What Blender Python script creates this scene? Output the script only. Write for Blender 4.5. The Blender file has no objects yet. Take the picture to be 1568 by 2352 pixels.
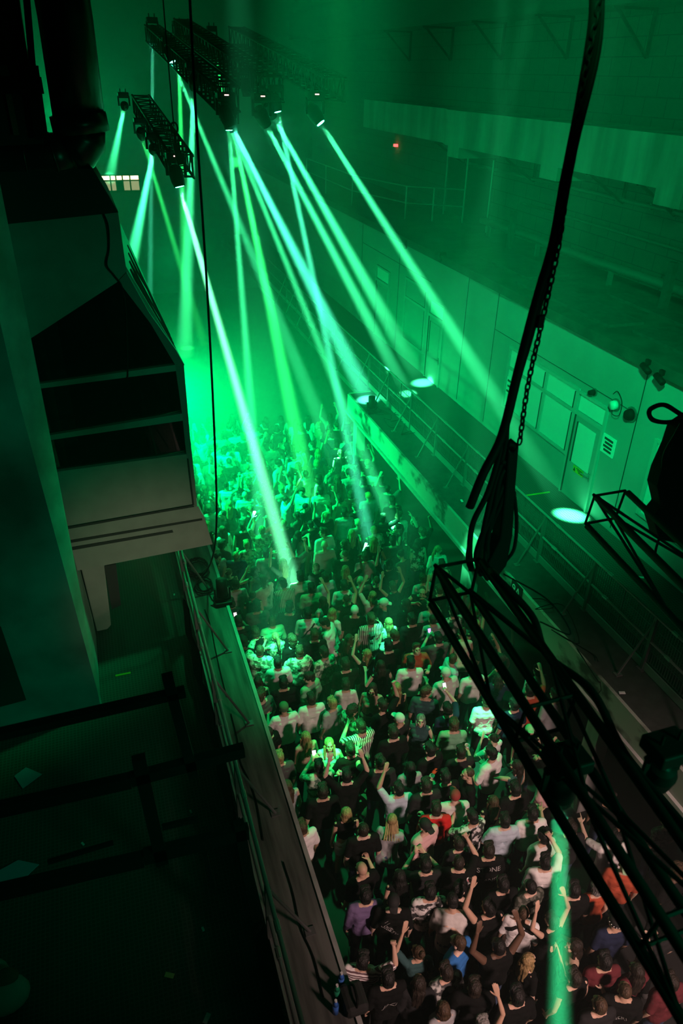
import bpy, bmesh, math, random
from mathutils import Vector, Matrix, Euler
from mathutils.bvhtree import BVHTree
S = bpy.context.scene
COL = S.collection
random.seed(7)
V = Vector
# ---------------------------------------------------------------- camera (from the photo's vanishing points)
VA = (130., 150.); VN = (715., 4000.); PX = (784., 1176.)
FPX = math.sqrt(-((VA[0]-PX[0])*(VN[0]-PX[0]) + (VA[1]-PX[1])*(VN[1]-PX[1])))
yv = V((VA[0]-PX[0], VA[1]-PX[1], FPX)).normalized()
zv = -V((VN[0]-PX[0], VN[1]-PX[1], FPX)).normalized()
xv = yv.cross(zv)
CAM = V((0, 0, 11.7))
def ray(u, v):
    r = V((u-PX[0], v-PX[1], FPX))/FPX
    return V((xv.dot(r), yv.dot(r), zv.dot(r)))
def onz(u, v, z): r = ray(u, v); return CAM + r*((z-CAM.z)/r.z)
def onx(u, v, x): r = ray(u, v); return CAM + r*(x/r.x)
def ony(u, v, y): r = ray(u, v); return CAM + r*(y/r.y)
def dep(u, v, d): return CAM + ray(u, v)*d
def proj(p):
    q = p-CAM
    c = xv*q.x + yv*q.y + zv*q.z
    return (PX[0]+FPX*c.x/c.z, PX[1]+FPX*c.y/c.z, c.z)
cd = bpy.data.cameras.new('camera'); cam = bpy.data.objects.new('camera', cd); COL.objects.link(cam)
Mc = Matrix(((xv[0], -xv[1], -xv[2]), (yv[0], -yv[1], -yv[2]), (zv[0], -zv[1], -zv[2]))).to_4x4()
Mc.translation = CAM; cam.matrix_world = Mc
cd.sensor_fit = 'VERTICAL'; cd.sensor_height = 36; cd.lens = FPX/2352*36; cd.clip_end = 300; cd.clip_start = .05
cd.dof.use_dof = True; cd.dof.focus_distance = 14.0; cd.dof.aperture_fstop = 2.4
S.camera = cam

# ---------------------------------------------------------------- materials
MATS = {}
def mat(name, c, rough=.75, metal=0., noise=0., scale=4., c2=None, spec=.3, stretch=None, bump=0., ramp=(.35, .65)):
    if name in MATS: return MATS[name]
    m = bpy.data.materials.new(name); m.use_nodes = True; nt = m.node_tree
    b = nt.nodes['Principled BSDF']; b.inputs['Base Color'].default_value = (*c, 1)
    b.inputs['Roughness'].default_value = rough; b.inputs['Metallic'].default_value = metal
    b.inputs['Specular IOR Level'].default_value = spec
    if c2 is not None or noise or bump:
        tc = nt.nodes.new('ShaderNodeTexCoord'); mp = nt.nodes.new('ShaderNodeMapping')
        nt.links.new(tc.outputs['Object'], mp.inputs[0])
        if stretch: mp.inputs['Scale'].default_value = stretch
        nz = nt.nodes.new('ShaderNodeTexNoise'); nz.inputs['Scale'].default_value = scale; nz.inputs['Detail'].default_value = 4
        nt.links.new(mp.outputs[0], nz.inputs['Vector'])
        if c2 is not None:
            r = nt.nodes.new('ShaderNodeValToRGB'); r.color_ramp.elements[0].color = (*c2, 1); r.color_ramp.elements[1].color = (*c, 1)
            r.color_ramp.elements[0].position = ramp[0]; r.color_ramp.elements[1].position = ramp[1]
            nt.links.new(nz.outputs['Fac'], r.inputs[0]); nt.links.new(r.outputs[0], b.inputs['Base Color'])
        if bump:
            bp = nt.nodes.new('ShaderNodeBump'); bp.inputs['Strength'].default_value = bump; bp.inputs['Distance'].default_value = .02
            nt.links.new(nz.outputs['Fac'], bp.inputs['Height']); nt.links.new(bp.outputs[0], b.inputs['Normal'])
    MATS[name] = m
    return m
def emat(name, c, s):
    if name in MATS: return MATS[name]
    m = bpy.data.materials.new(name); m.use_nodes = True; b = m.node_tree.nodes['Principled BSDF']
    b.inputs['Base Color'].default_value = (.02, .02, .02, 1)
    b.inputs['Emission Color'].default_value = (*c, 1); b.inputs['Emission Strength'].default_value = s
    m.cycles.emission_sampling = 'NONE'
    MATS[name] = m
    return m
def brickmat(name, c, c2, mortar, bw, bh, axis):
    """block wall; axis: which world axes run along / up"""
    m = bpy.data.materials.new(name); m.use_nodes = True; nt = m.node_tree; b = nt.nodes['Principled BSDF']
    tc = nt.nodes.new('ShaderNodeTexCoord'); sp = nt.nodes.new('ShaderNodeSeparateXYZ'); cb = nt.nodes.new('ShaderNodeCombineXYZ')
    nt.links.new(tc.outputs['Object'], sp.inputs[0])
    nt.links.new(sp.outputs[axis[0]], cb.inputs[0]); nt.links.new(sp.outputs[axis[1]], cb.inputs[1])
    br = nt.nodes.new('ShaderNodeTexBrick'); nt.links.new(cb.outputs[0], br.inputs['Vector'])
    br.inputs['Color1'].default_value = (*c, 1); br.inputs['Color2'].default_value = (*c2, 1); br.inputs['Mortar'].default_value = (*mortar, 1)
    br.inputs['Scale'].default_value = 1; br.inputs['Brick Width'].default_value = bw; br.inputs['Row Height'].default_value = bh
    br.inputs['Mortar Size'].default_value = .012
    nt.links.new(br.outputs['Color'], b.inputs['Base Color']); b.inputs['Roughness'].default_value = .9
    return m

# ---------------------------------------------------------------- mesh builder
class MB:
    def __init__(s): s.v = []; s.f = []
    def add(s, vs, fs):
        n = len(s.v); s.v += [V(p) for p in vs]; s.f += [tuple(n+i for i in q) for q in fs]; return s
    def box(s, a, b):
        vs = [(x, y, z) for x in (a[0], b[0]) for y in (a[1], b[1]) for z in (a[2], b[2])]
        return s.add(vs, [(0, 1, 3, 2), (4, 6, 7, 5), (0, 4, 5, 1), (2, 3, 7, 6), (0, 2, 6, 4), (1, 5, 7, 3)])
    def obox(s, c, ax, h):
        """box centred at c, axes ax (3 unit vectors), half sizes h"""
        vs = [c + ax[0]*(i*h[0]) + ax[1]*(j*h[1]) + ax[2]*(k*h[2]) for i in (-1, 1) for j in (-1, 1) for k in (-1, 1)]
        return s.add(vs, [(0, 1, 3, 2), (4, 6, 7, 5), (0, 4, 5, 1), (2, 3, 7, 6), (0, 2, 6, 4), (1, 5, 7, 3)])
    def beam(s, p, q, w, h=None, up=V((0, 0, 1))):
        p = V(p); q = V(q); d = (q-p); L = d.length; d.normalize(); h = h or w
        if abs(d.dot(up)) > .98: up = V((0, 1, 0))
        a = d.cross(up).normalized(); u = a.cross(d)
        return s.obox((p+q)/2, (d, a, u), (L/2, w/2, h/2))
    def cyl(s, p, q, r, n=8, r2=None, caps=True):
        p = V(p); q = V(q); d = (q-p).normalized(); a = d.orthogonal().normalized(); b = d.cross(a)
        r2 = r if r2 is None else r2
        vs = [c + (a*math.cos(2*math.pi*i/n)+b*math.sin(2*math.pi*i/n))*R for c, R in ((p, r), (q, r2)) for i in range(n)]
        fs = [(i, (i+1) % n, n+(i+1) % n, n+i) for i in range(n)]
        if caps: fs += [tuple(range(n-1, -1, -1)), tuple(range(n, 2*n))]
        return s.add(vs, fs)
    def tube(s, pts, r, n=6):
        pts = [V(p) for p in pts]; m = len(pts); vs = []; a = None
        for i, p in enumerate(pts):
            d = (pts[min(i+1, m-1)]-pts[max(i-1, 0)]).normalized()
            a = (d.orthogonal() if a is None else a - d*a.dot(d)).normalized(); b = d.cross(a)
            R = r[i] if isinstance(r, (list, tuple)) else r
            vs += [p + (a*math.cos(2*math.pi*k/n)+b*math.sin(2*math.pi*k/n))*R for k in range(n)]
        fs = [(i*n+k, i*n+(k+1) % n, (i+1)*n+(k+1) % n, (i+1)*n+k) for i in range(m-1) for k in range(n)]
        fs += [tuple(range(n-1, -1, -1)), tuple(range((m-1)*n, m*n))]
        return s.add(vs, fs)
    def poly(s, pts, t):
        """flat polygon pts (3D) given thickness by the vector t"""
        n = len(pts); pts = [V(p) for p in pts]; t = V(t)
        vs = pts + [p+t for p in pts]
        return s.add(vs, [tuple(range(n)), tuple(range(2*n-1, n-1, -1))] + [(i, n+i, n+(i+1) % n, (i+1) % n) for i in range(n)])
    def ball(s, c, r, nu=12, nv=8, ax=None):
        c = V(c); r = (r, r, r) if not isinstance(r, (tuple, list)) else r
        ax = ax or (V((1, 0, 0)), V((0, 1, 0)), V((0, 0, 1)))
        vs = [c+ax[2]*r[2]]
        for j in range(1, nv):
            t = math.pi*j/nv
            vs += [c + ax[0]*(r[0]*math.sin(t)*math.cos(2*math.pi*i/nu)) + ax[1]*(r[1]*math.sin(t)*math.sin(2*math.pi*i/nu)) + ax[2]*(r[2]*math.cos(t)) for i in range(nu)]
        vs.append(c-ax[2]*r[2]); L = len(vs)-1
        fs = [(0, 1+i, 1+(i+1) % nu) for i in range(nu)]
        for j in range(nv-2):
            o = 1+j*nu
            fs += [(o+i, o+nu+i, o+nu+(i+1) % nu, o+(i+1) % nu) for i in range(nu)]
        o = 1+(nv-2)*nu
        fs += [(L, o+(i+1) % nu, o+i) for i in range(nu)]
        return s.add(vs, fs)
    def torus(s, c, ax, R1, R2, r, n=12, m=5, straight=0.):
        """ring in the plane of ax[0], ax[1]"""
        vs = []
        for i in range(n):
            t = 2*math.pi*i/n
            e = ax[0]*math.cos(t)+ax[1]*math.sin(t); p = c + ax[0]*(R1*math.cos(t))+ax[1]*(R2*math.sin(t))
            for k in range(m):
                w = 2*math.pi*k/m
                vs.append(p + e*(r*math.cos(w)) + ax[2]*(r*math.sin(w)))
        fs = [(i*m+k, ((i+1) % n)*m+k, ((i+1) % n)*m+(k+1) % m, i*m+(k+1) % m) for i in range(n) for k in range(m)]
        return s.add(vs, fs)
    def build(s, name, m, parent=None, smooth=False, bevel=0., normals=True):
        off = V((0, 0, 0)); q = parent
        while q is not None: off += q.location; q = q.parent
        me = bpy.data.meshes.new(name); me.from_pydata([p-off for p in s.v], [], s.f)
        if normals or bevel:
            bm = bmesh.new(); bm.from_mesh(me)
            if normals: bmesh.ops.recalc_face_normals(bm, faces=bm.faces)
            if bevel: bmesh.ops.bevel(bm, geom=bm.edges[:], offset=bevel, segments=2, affect='EDGES', profile=.5, clamp_overlap=True)
            bm.to_mesh(me); bm.free()
        if smooth:
            for p in me.polygons: p.use_smooth = True
        me.materials.append(m)
        o = bpy.data.objects.new(name, me); COL.objects.link(o); o.parent = parent
        return o
def tag(o, label=None, cat=None, group=None, kind=None):
    if label: o['label'] = label
    if cat: o['category'] = cat
    if group: o['group'] = group
    if kind: o['kind'] = kind
    return o
def empty(name, loc, label=None, cat=None, group=None):
    o = bpy.data.objects.new(name, None); COL.objects.link(o); o.location = V(loc); o.empty_display_size = .1
    return tag(o, label, cat, group)
def struct(o, label=None): return tag(o, label, None, None, 'structure')
def smooth_path(pts, k=6):
    """Catmull-Rom through pts"""
    pts = [V(p) for p in pts]; P = [pts[0]*2-pts[1]] + pts + [pts[-1]*2-pts[-2]]; out = []
    for i in range(1, len(P)-2):
        a, b, c, d = P[i-1:i+3]
        for j in range(k):
            t = j/k
            out.append(.5*((2*b)+(c-a)*t+(2*a-5*b+4*c-d)*t*t+(-a+3*b-3*c+d)*t**3))
    return out + [pts[-1]]
def text_mesh(txt, size, ext=.002, shear=0.):
    cu = bpy.data.curves.new('lettering', 'FONT'); cu.body = txt; cu.size = size; cu.extrude = ext; cu.align_x = 'CENTER'; cu.align_y = 'CENTER'; cu.shear = shear
    cu.resolution_u = 3
    o = bpy.data.objects.new('lettering', cu); COL.objects.link(o)
    dg = bpy.context.evaluated_depsgraph_get(); me = bpy.data.meshes.new_from_object(o.evaluated_get(dg)); 
    bpy.data.objects.remove(o); bpy.data.curves.remove(cu)
    return me
def text_at(txt, size, c, xa, ya, m, parent, name='lettering', ext=.002, shear=0.):
    me = text_mesh(txt, size, ext, shear); c = V(c); xa = V(xa).normalized(); ya = V(ya).normalized(); n = xa.cross(ya)
    off = V((0, 0, 0)); q = parent
    while q is not None: off += q.location; q = q.parent
    for v in me.vertices: v.co = c - off + xa*v.co.x + ya*v.co.y + n*v.co.z
    me.materials.clear(); me.materials.append(m)
    o = bpy.data.objects.new(name, me); COL.objects.link(o); o.parent = parent
    return o
# ================================================================= SETTING
M_floor = mat('floor concrete', (.014, .014, .014), .7, c2=(.009, .009, .009), scale=2)
M_ceil = mat('soot ceiling', (.03, .03, .03), .9)
M_far = mat('far wall paint', (.2, .2, .2), .9, c2=(.14, .14, .14), scale=.5)
M_panel = mat('cream wall panel', (.31, .31, .31), .7, c2=(.27, .27, .27), scale=.9)
M_pane = mat('pale window board', (.66, .66, .66), .35, spec=.5)
M_seam = mat('dark seam', (.03, .03, .03), .8)
M_frame = mat('painted frame', (.36, .36, .36), .6)
M_block = brickmat('painted block wall', (.075, .075, .07), (.083, .083, .08), (.022, .022, .022), .8, .42, (1, 2))
M_conc = mat('stained concrete', (.42, .42, .40), .85, c2=(.2, .2, .19), scale=.8, stretch=(1, 1.6, .35))
M_fascia = mat('worn painted fascia', (.33, .35, .31), .7, c2=(.05, .045, .04), scale=1.5, stretch=(1, .9, 1.3), ramp=(.36, .47))
M_deck = mat('dark walkway mat', (.05, .05, .05), .8, c2=(.035, .035, .035), scale=6)
M_roof = mat('dusty roof deck', (.06, .06, .055), .9, c2=(.03, .03, .03), scale=1.6)
M_steel = mat('painted steel', (.12, .12, .12), .5, metal=.3)
M_black = mat('black steel', (.006, .006, .006), .6, spec=.08)
M_rail = mat('galvanised rail', (.35, .35, .35), .4, metal=.6)
M_wire = mat('mesh wire', (.09, .09, .09), .6, metal=.3)
M_white = mat('white plastic', (.7, .7, .7), .5)
M_sign = mat('sign white', (.75, .75, .75), .6)
M_yellow = mat('warning yellow', (.55, .45, .02), .6)
M_bulk = mat('grimy bulkhead plaster', (.30, .30, .30), .9, c2=(.16, .16, .16), scale=1.1)
def gridmat(name, c, c2, sx):
    m = bpy.data.materials.new(name); m.use_nodes = True; nt = m.node_tree; b = nt.nodes['Principled BSDF']
    tc = nt.nodes.new('ShaderNodeTexCoord'); ck = nt.nodes.new('ShaderNodeTexBrick')
    nt.links.new(tc.outputs['Object'], ck.inputs['Vector']); ck.inputs['Scale'].default_value = 1
    ck.offset = 0; ck.inputs['Brick Width'].default_value = sx; ck.inputs['Row Height'].default_value = sx; ck.inputs['Mortar Size'].default_value = sx*.16
    ck.inputs['Color1'].default_value = (*c, 1); ck.inputs['Color2'].default_value = (*c, 1); ck.inputs['Mortar'].default_value = (*c2, 1)
    nt.links.new(ck.outputs['Color'], b.inputs['Base Color']); b.inputs['Roughness'].default_value = .7
    return m
M_grid = gridmat('woven floor mesh', (.032, .032, .03), (.07, .07, .066), .05)
M_grate = gridmat('steel floor grating', (.03, .03, .03), (.075, .075, .07), .06)

struct(MB().box((-9, -7, -.25), (16, 47, 0)).build('floor', M_floor))
struct(MB().box((-9, -7, 17), (16, 47, 17.25)).build('ceiling', M_ceil))
struct(MB().box((-9, 46, 0), (16, 46.25, 17)).build('wall_far', M_far))
struct(MB().box((-9.25, -7, 0), (-9, 46, 17)).build('wall_left', M_far))
struct(MB().box((-9, -7.25, 0), (16, -7, 17)).build('wall_behind', M_far))
struct(MB().box((13.5, -7, 0), (13.8, 46, 17)).build('wall_rear', M_block))
# under-balcony back wall and office wall above the balcony
struct(MB().box((10, -7, 0), (10.25, 46, 6.95)).build('wall_right', M_panel))
struct(MB().box((9.86, -7, 6.95), (13.5, 46, 7.17)).build('trim_roof_ledge', M_roof))
for k, (y0, y1, x0, x1) in enumerate([(9, 12.4, 10.6, 11.6), (12.8, 16.6, 10.3, 11.2), (17, 20.5, 10.8, 12.1), (10, 15, 11.9, 12.4)]):
    MBx = MB().box((x0, y0, 7.17), (x1, y1, 7.23)); o = MBx.build('roof_board', M_deck)
    tag(o, ['dusty board lying on office roof near the photo edge', 'dark board along office roof edge above the window band', 'far wide board flat on the office roof', 'narrow board on the office roof beside the thick pipe'][k], 'board', 'boards on the office roof')
# right balcony slab: wide part outside the rail ends at y = 20.1
struct(MB().poly([(7.1, -7, 2.72), (7.1, 20.1, 2.72), (7.82, 20.1, 2.72), (7.82, 46, 2.72), (10, 46, 2.72), (10, -7, 2.72)], (0, 0, .48)).build('floor_balcony_right', M_deck))
struct(MB().box((7.04, -7, 2.68), (7.1, 20.16, 3.215)).box((7.04, 20.1, 2.68), (7.8, 20.16, 3.215)).build('trim_fascia_right', M_fascia))
struct(MB().box((6.98, -7, 2.60), (7.12, 20.18, 2.68)).build('trim_fascia_lip', M_conc))
struct(MB().box((8.3, -7, 3.2), (9.98, 46, 3.212)).build('trim_grating_strip', M_grate))
for k, y in enumerate((2.2, 7.1, 12.0, 19.6)):
    struct(MB().box((7.14, y-.16, 0), (7.42, y+.16, 2.72)).box((7.1, y-.2, 2.5), (7.6, y+.2, 2.72)).build('trim_column_%d' % (k+1), M_conc))
# left side: walkway slab and outer ledge, bulkhead wall
struct(MB().box((-9, -7, 2.7), (.86, 46, 3.2)).build('floor_walkway_left', M_grid))
M_ledge = mat('scuffed ledge board', (.13, .13, .12), .8, c2=(.045, .045, .042), scale=2.2, stretch=(3.5, .35, 1), bump=.4)
struct(MB().box((.86, -7, 2.66), (1.57, 46, 3.2)).build('trim_ledge_left', M_ledge))
struct(MB().box((1.53, -7, 2.62), (1.585, 46, 3.225)).build('trim_ledge_edge', M_conc))
# big bulkhead pillar on the left with its chamfered edge and dark doorway
x0 = -.78
chy = 9.55
wl = MB()
wl.poly([(-9, 8.85, 3.2), (x0, 8.85, 3.2), (x0, 8.85, 3.6), (x0-.22, 8.85, 8.5), (x0-.3, 8.85, 17), (-9, 8.85, 17)], (0, 1.8, 0))
struct(wl.build('wall_bulkhead_left', M_bulk))
wl = MB().add([(x0, 8.86, 3.2), (x0, 8.86, 3.6), (x0-.22, 8.86, 8.5), (x0-.3, 8.86, 17), (x0+.02, 9.3, 17), (x0+.02, 9.3, 8.5), (x0+.02, 9.0, 3.6), (x0+.02, 8.9, 3.2)], [(0, 1, 6, 7), (1, 2, 5, 6), (2, 3, 4, 5)])
struct(wl.build('trim_bulkhead_edge', mat('bulkhead edge plaster', (.36, .36, .34), .8, c2=(.22, .22, .2), scale=2)))
struct(MB().box((-9, 10.65, 3.2), (x0-.16, 46, 17)).build('wall_walkway_left', M_bulk))
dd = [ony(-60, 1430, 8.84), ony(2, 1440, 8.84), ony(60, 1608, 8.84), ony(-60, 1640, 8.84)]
struct(MB().poly(dd, (0, .02, 0)).build('door_1', M_seam))  # thin sheet, the dark of the opening is put into its colour
struct(MB().beam(onz(-300, 1738, 3.22), onz(222, 1630, 3.22), .06, .05).build('baseboard_bulkhead', mat('chipped skirting', (.4, .4, .38), .8, c2=(.05, .05, .05), scale=7)))

# ---------------------------------------------------------------- office wall: windows, door, seams
XW = 9.985
def wz(u, v): p = onx(u, v, 10.0); return p.y, p.z
def wbox(mb, y0, y1, z0, z1, t=.03, x=10.0): return mb.box((x-t, min(y0, y1), z0), (x, max(y0, y1), z1))
def window(idx, y0, y1, z0, z1, zt, muls):
    r = bpy.data.objects.new('window_%d' % idx, None); COL.objects.link(r); r.location = (10, (y0+y1)/2, z0); r['kind'] = 'structure'
    fr = MB()
    for zz in (z0, zt, z1): wbox(fr, y0-.05, y1+.05, zz-.035, zz+.035, .05)
    for yy in [y0, *muls, y1]: wbox(fr, yy-.04, yy+.04, z0, z1, .055)
    fr.build('window_frame', M_frame, r)
    ys = [y0, *muls, y1]
    for a, b in zip(ys, ys[1:]):
        for c, d in ((z0, zt), (zt, z1)): wbox(MB(), a+.05, b-.05, c+.04, d-.04, .02).build('window_pane', M_pane if idx < 3 else M_panel, r)
    sh = MB()
    for yy in muls+[y0]:
        for c, d in ((z0, zt), (zt, z1)): wbox(sh, yy+.04, yy+.075, c+.06, d-.06, .06)
    sh.build('window_seal', M_seam, r)
window(1, 12.95, 15.95, 4.18, 5.76, 5.25, [14.2])
window(2, 8.6, 10.3, 4.1, 5.72, 5.2, [9.4])
window(3, 21.2, 22.9, 3.9, 5.9, 5.3, [])
def office_door(idx, y0, y1, sign):
    r = bpy.data.objects.new('door_%d' % idx, None); COL.objects.link(r); r.location = (10, (y0+y1)/2, 3.2); r['kind'] = 'structure'
    wbox(MB(), y0, y1, 3.22, 5.22, .035).build('door_leaf', M_panel, r)
    fr = MB()
    wbox(fr, y0-.06, y0, 3.2, 5.75, .06); wbox(fr, y1, y1+.06, 3.2, 5.75, .06); wbox(fr, y0, y1, 5.22, 5.3, .06); wbox(fr, y0, y1, 5.7, 5.76, .06)
    fr.build('door_frame', M_frame, r)
    wbox(MB(), y0+.16, y1-.16, 4.1, 5.08, .045).build('door_pane', M_pane if sign else M_panel, r)
    wbox(MB(), y0+.03, y1-.03, 5.32, 5.68, .02).build('transom_pane', M_pane, r)
    sh = MB(); wbox(sh, y1-.165, y1-.13, 4.1, 5.08, .06); wbox(sh, y1-.03, y1, 3.25, 5.2, .06); sh.build('door_seal', M_seam, r)
    h = MB().cyl((9.97, y0+.1, 4.05), (9.9, y0+.1, 4.05), .02).cyl((9.9, y0+.1, 4.05), (9.9, y0+.3, 4.05), .014).box((9.955, y0+.06, 3.93), (9.967, y0+.14, 4.12))
    h.build('door_handle', M_rail, r)
    if sign:
        s = wbox(MB(), y0+.3, y1-.3, 3.93, 4.07, .05).build('warning_plate', M_yellow, r)
        yc = (y0+y1)/2
        MB().poly([(9.945, yc+.17, 3.95), (9.945, yc+.09, 3.95), (9.945, yc+.13, 4.05)], (.004, 0, 0)).build('warning_triangle', M_seam, s)
        for k in range(3): MB().box((9.944, yc-.17, 4.035-.035*k), (9.95, yc+.06-.04*k, 4.05-.035*k)).build('warning_line', M_seam, s)
office_door(2, 11.9, 12.87, True)
office_door(3, 19.9, 20.9, False)
office_door(4, 24.4, 25.6, False)
sm = MB()
for u, v0, v1 in ((815, 500, 590),): pass
for y in (16.9, 18.6, 11.0, 7.6, 23.6, 27.3): wbox(sm, y-.008, y+.008, 3.3, 6.9, .012)
for (a, b) in ((21.0, 27.3),): wbox(sm, a, b, 6.2, 6.215, .012)
wbox(sm, 16.9, 11.0, 5.95, 5.96, .012)
struct(sm.build('trim_wall_seams', M_seam))
def on_wall(u, v): return onx(u, v, 10.0)
# wall notices and fittings
def notice(u, v, w, h, label, rows):
    p = on_wall(u, v); r = empty('wall_notice', p, label, 'sign')
    MB().box((9.97, p.y-w/2, p.z-h/2), (9.998, p.y+w/2, p.z+h/2)).build('notice_board', M_sign, r)
    for i in range(rows):
        zz = p.z+h*(.3-.6*i/(rows-1)); MB().box((9.966, p.y-w*.34, zz-h*.06), (9.972, p.y+w*(.34-.08*(i % 2)), zz+h*.06)).build('print_row', M_seam, r)
notice(1398, 1023, .42, .42, 'white notice with dark print rows on the wall right of the warning door', 4)
notice(1171, 887, .3, .46, 'small pale notice on the wall left of the window band', 3)
def fitting(name, u, v, r, label, cat, mt, depth=.12):
    p = on_wall(u, v); root = empty(name, p, label, cat)
    MB().cyl((9.99, p.y, p.z), (9.99-depth, p.y, p.z), r, 14, r*.8).build('housing', mt, root, True)
    MB().cyl((9.998, p.y, p.z), (9.97, p.y, p.z), r*1.25, 14).build('back_plate', M_steel, root)
    return root
fitting('alarm_bell', 1451, 952, .13, 'round dark alarm bell on wall above the text notice', 'bell', M_black)
fitting('wall_sensor', 1366, 901, .07, 'small dark sensor on wall above the warning door', 'sensor', M_black, .14)
r_ = fitting('emergency_lamp', 1415, 930, .11, 'clear bulkhead lamp with looped wire beside the alarm bell', 'lamp', M_pane, .12)
p = on_wall(1415, 925)
MB().tube(smooth_path([p+V((-.03, .05, -.1)), p+V((-.12, -.1, -.2)), p+V((-.12, -.3, -.14)), p+V((-.05, -.22, .1)), p+V((-.03, 0, .25)), p+V((-.03, .12, .15))]), .008, 5).build('wire', M_black, r_)
for k, (u, v, lb) in enumerate(((1503, 838, 'security camera under roof ledge near the right photo edge'), (1535, 862, 'camera under the roof ledge at the extreme right'), (1022, 588, 'small camera under far end of the bright roof edge'), (942, 560, 'round camera where the rightmost beam crosses the roof edge'))):
    p = on_wall(u, v); r = empty('security_camera', p, lb, 'camera', 'cameras under the roof ledge')
    MB().box((9.8, p.y-.05, p.z+.03), (10, p.y+.05, p.z+.12)).build('bracket', M_black, r)
    MB().cyl((9.82, p.y+.12, p.z-.02), (9.78, p.y-.14, p.z-.08), .06, 10).build('housing', M_black, r, True)
# ---------------------------------------------------------------- roof-ledge pipes, concrete beam, brackets
o = MB(); o.tube([(12.6, y, 7.62+.02*math.sin(y)) for y in range(-6, 24)], .11, 10)
pr = empty('roof_pipe', (12.6, 8, 7.17), 'thick dark pipe running along the office roof on short stands', 'pipe')
o.build('pipe', M_steel, pr, True)
for y in (9.5, 12.6, 16, 19.5, 22.5): MB().box((12.54, y-.04, 7.17), (12.66, y+.04, 7.56)).build('stand', M_steel, pr)
pr = empty('wall_pipe', (13.4, 8, 9.0), 'long thin pipe fixed along the block wall', 'pipe')
MB().tube([(13.38, y, 9.02) for y in range(-6, 28, 2)], .05, 8).build('pipe', M_steel, pr, True)
for y in range(8, 28, 4): MB().box((13.36, y-.03, 8.94), (13.5, y+.03, 9.1)).build('clip', M_steel, pr)
pr = empty('wall_pipe', (13.4, 8, 8.2), 'lower thin pipe on block wall, just above the thick roof pipe', 'pipe')
MB().tube([(13.38, y, 8.25) for y in range(-6, 24, 2)], .04, 8).build('pipe', M_steel, pr, True)
for k, (y, lb) in enumerate(((13.6, 'upright timber post on office roof nearest the photo edge'), (20.6, 'upright timber post on far stretch of office roof'), )):
    tag(MB().box((12.25, y-.1, 7.17), (12.38, y+.1, 8.25)).build('timber_post', M_deck), lb, 'post')
cb = MB()
prof = [(12.0, -7), (12.0, 25.0), (12.3, 25.9), (12.3, 34), (13.5, 34), (13.5, -7)]
cb.poly([(x, y, 9.68) for x, y in prof], (0, 0, 1.04))
r = tag(cb.build('wall_beam', M_conc), 'long pale concrete beam jutting from the block wall', 'beam', None, 'structure')
for y in (24.4, 18.6, 13.9, 9.2):
    struct(MB().box((12.0, y-.42, 9.36), (13.5, y+.42, 9.68)).build('trim_beam_block', M_conc))
def bracket(y, zt, x1, drop, label, grp):
    r = empty('triangular_bracket', (13.5, y, zt), label, 'bracket', grp)
    MB().box((x1, y-.03, zt-.06), (13.5, y+.03, zt)).build('arm', M_black, r)
    MB().box((13.42, y-.03, zt-drop), (13.5, y+.03, zt)).build('upright', M_black, r)
    MB().beam((x1+.1, y, zt-.04), (13.46, y, zt-drop), .06).build('strut', M_black, r)
for y, lb in ((26.3, 'dark bracket under the far narrow end of the concrete beam'), (21.6, 'dark bracket under concrete beam between its first two blocks'), (17.2, 'dark bracket beside the middle block of the concrete beam'), (15.2, 'dark bracket under concrete beam just left of the hanging chain'), (12.6, 'dark bracket under concrete beam right of the hanging chain')):
    bracket(y, 9.68, 12.2, .75, lb, 'brackets under the concrete beam')
du = MB().box((12.2, -7, 13.15), (13.5, 46, 14.3)); struct(du.build('trim_duct_upper', mat('grey duct sheet', (.09, .09, .09), .7)))
for k, (y, lb) in enumerate(((32, 'farthest triangular bracket under the upper duct'), (28.2, 'second farthest triangular bracket under the upper duct'), (24.5, 'middle triangular bracket under the upper duct'), (20.8, 'second nearest triangular bracket under the upper duct'), (17.4, 'nearest triangular bracket under upper duct, right of the chain'))):
    bracket(y, 13.15, 12.3, 1.0, lb, 'brackets under the upper duct')
# far catwalk rails, doorway, red indicator
struct(MB().box((13.46, 24.2, 7.17), (13.52, 27.6, 9.5)).build('door_5', M_seam))  # flat plate, the shade of the doorway recess is put into its colour
cw = empty('roof_railing', (11.2, 26, 7.17), 'thin pipe railing around far end of the office roof', 'railing')
tp = [(10.3, 36), (10.3, 29.5), (11.2, 26.2), (12.9, 25.0)]
for h in (.55, 1.1): MB().tube([(x, y, 7.17+h) for x, y in tp], .025, 6).build('rail', M_rail, cw)
for x, y in tp + [(10.3, 33), (12, 25.6), (12.9, 23.2), (13.1, 27)]: MB().cyl((x, y, 7.17), (x, y, 7.17+(1.1 if x < 12.5 else 2.2)), .03, 6).build('post', M_rail, cw)
p = onx(907, 334, 13.4)
tag(MB().box((13.36, p.y-.09, p.z-.05), (13.5, p.y+.09, p.z+.05)).build('indicator_light', emat('red indicator', (1, .05, .05), 6)), 'tiny red indicator light on the block wall by the far doorway', 'light')
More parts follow.
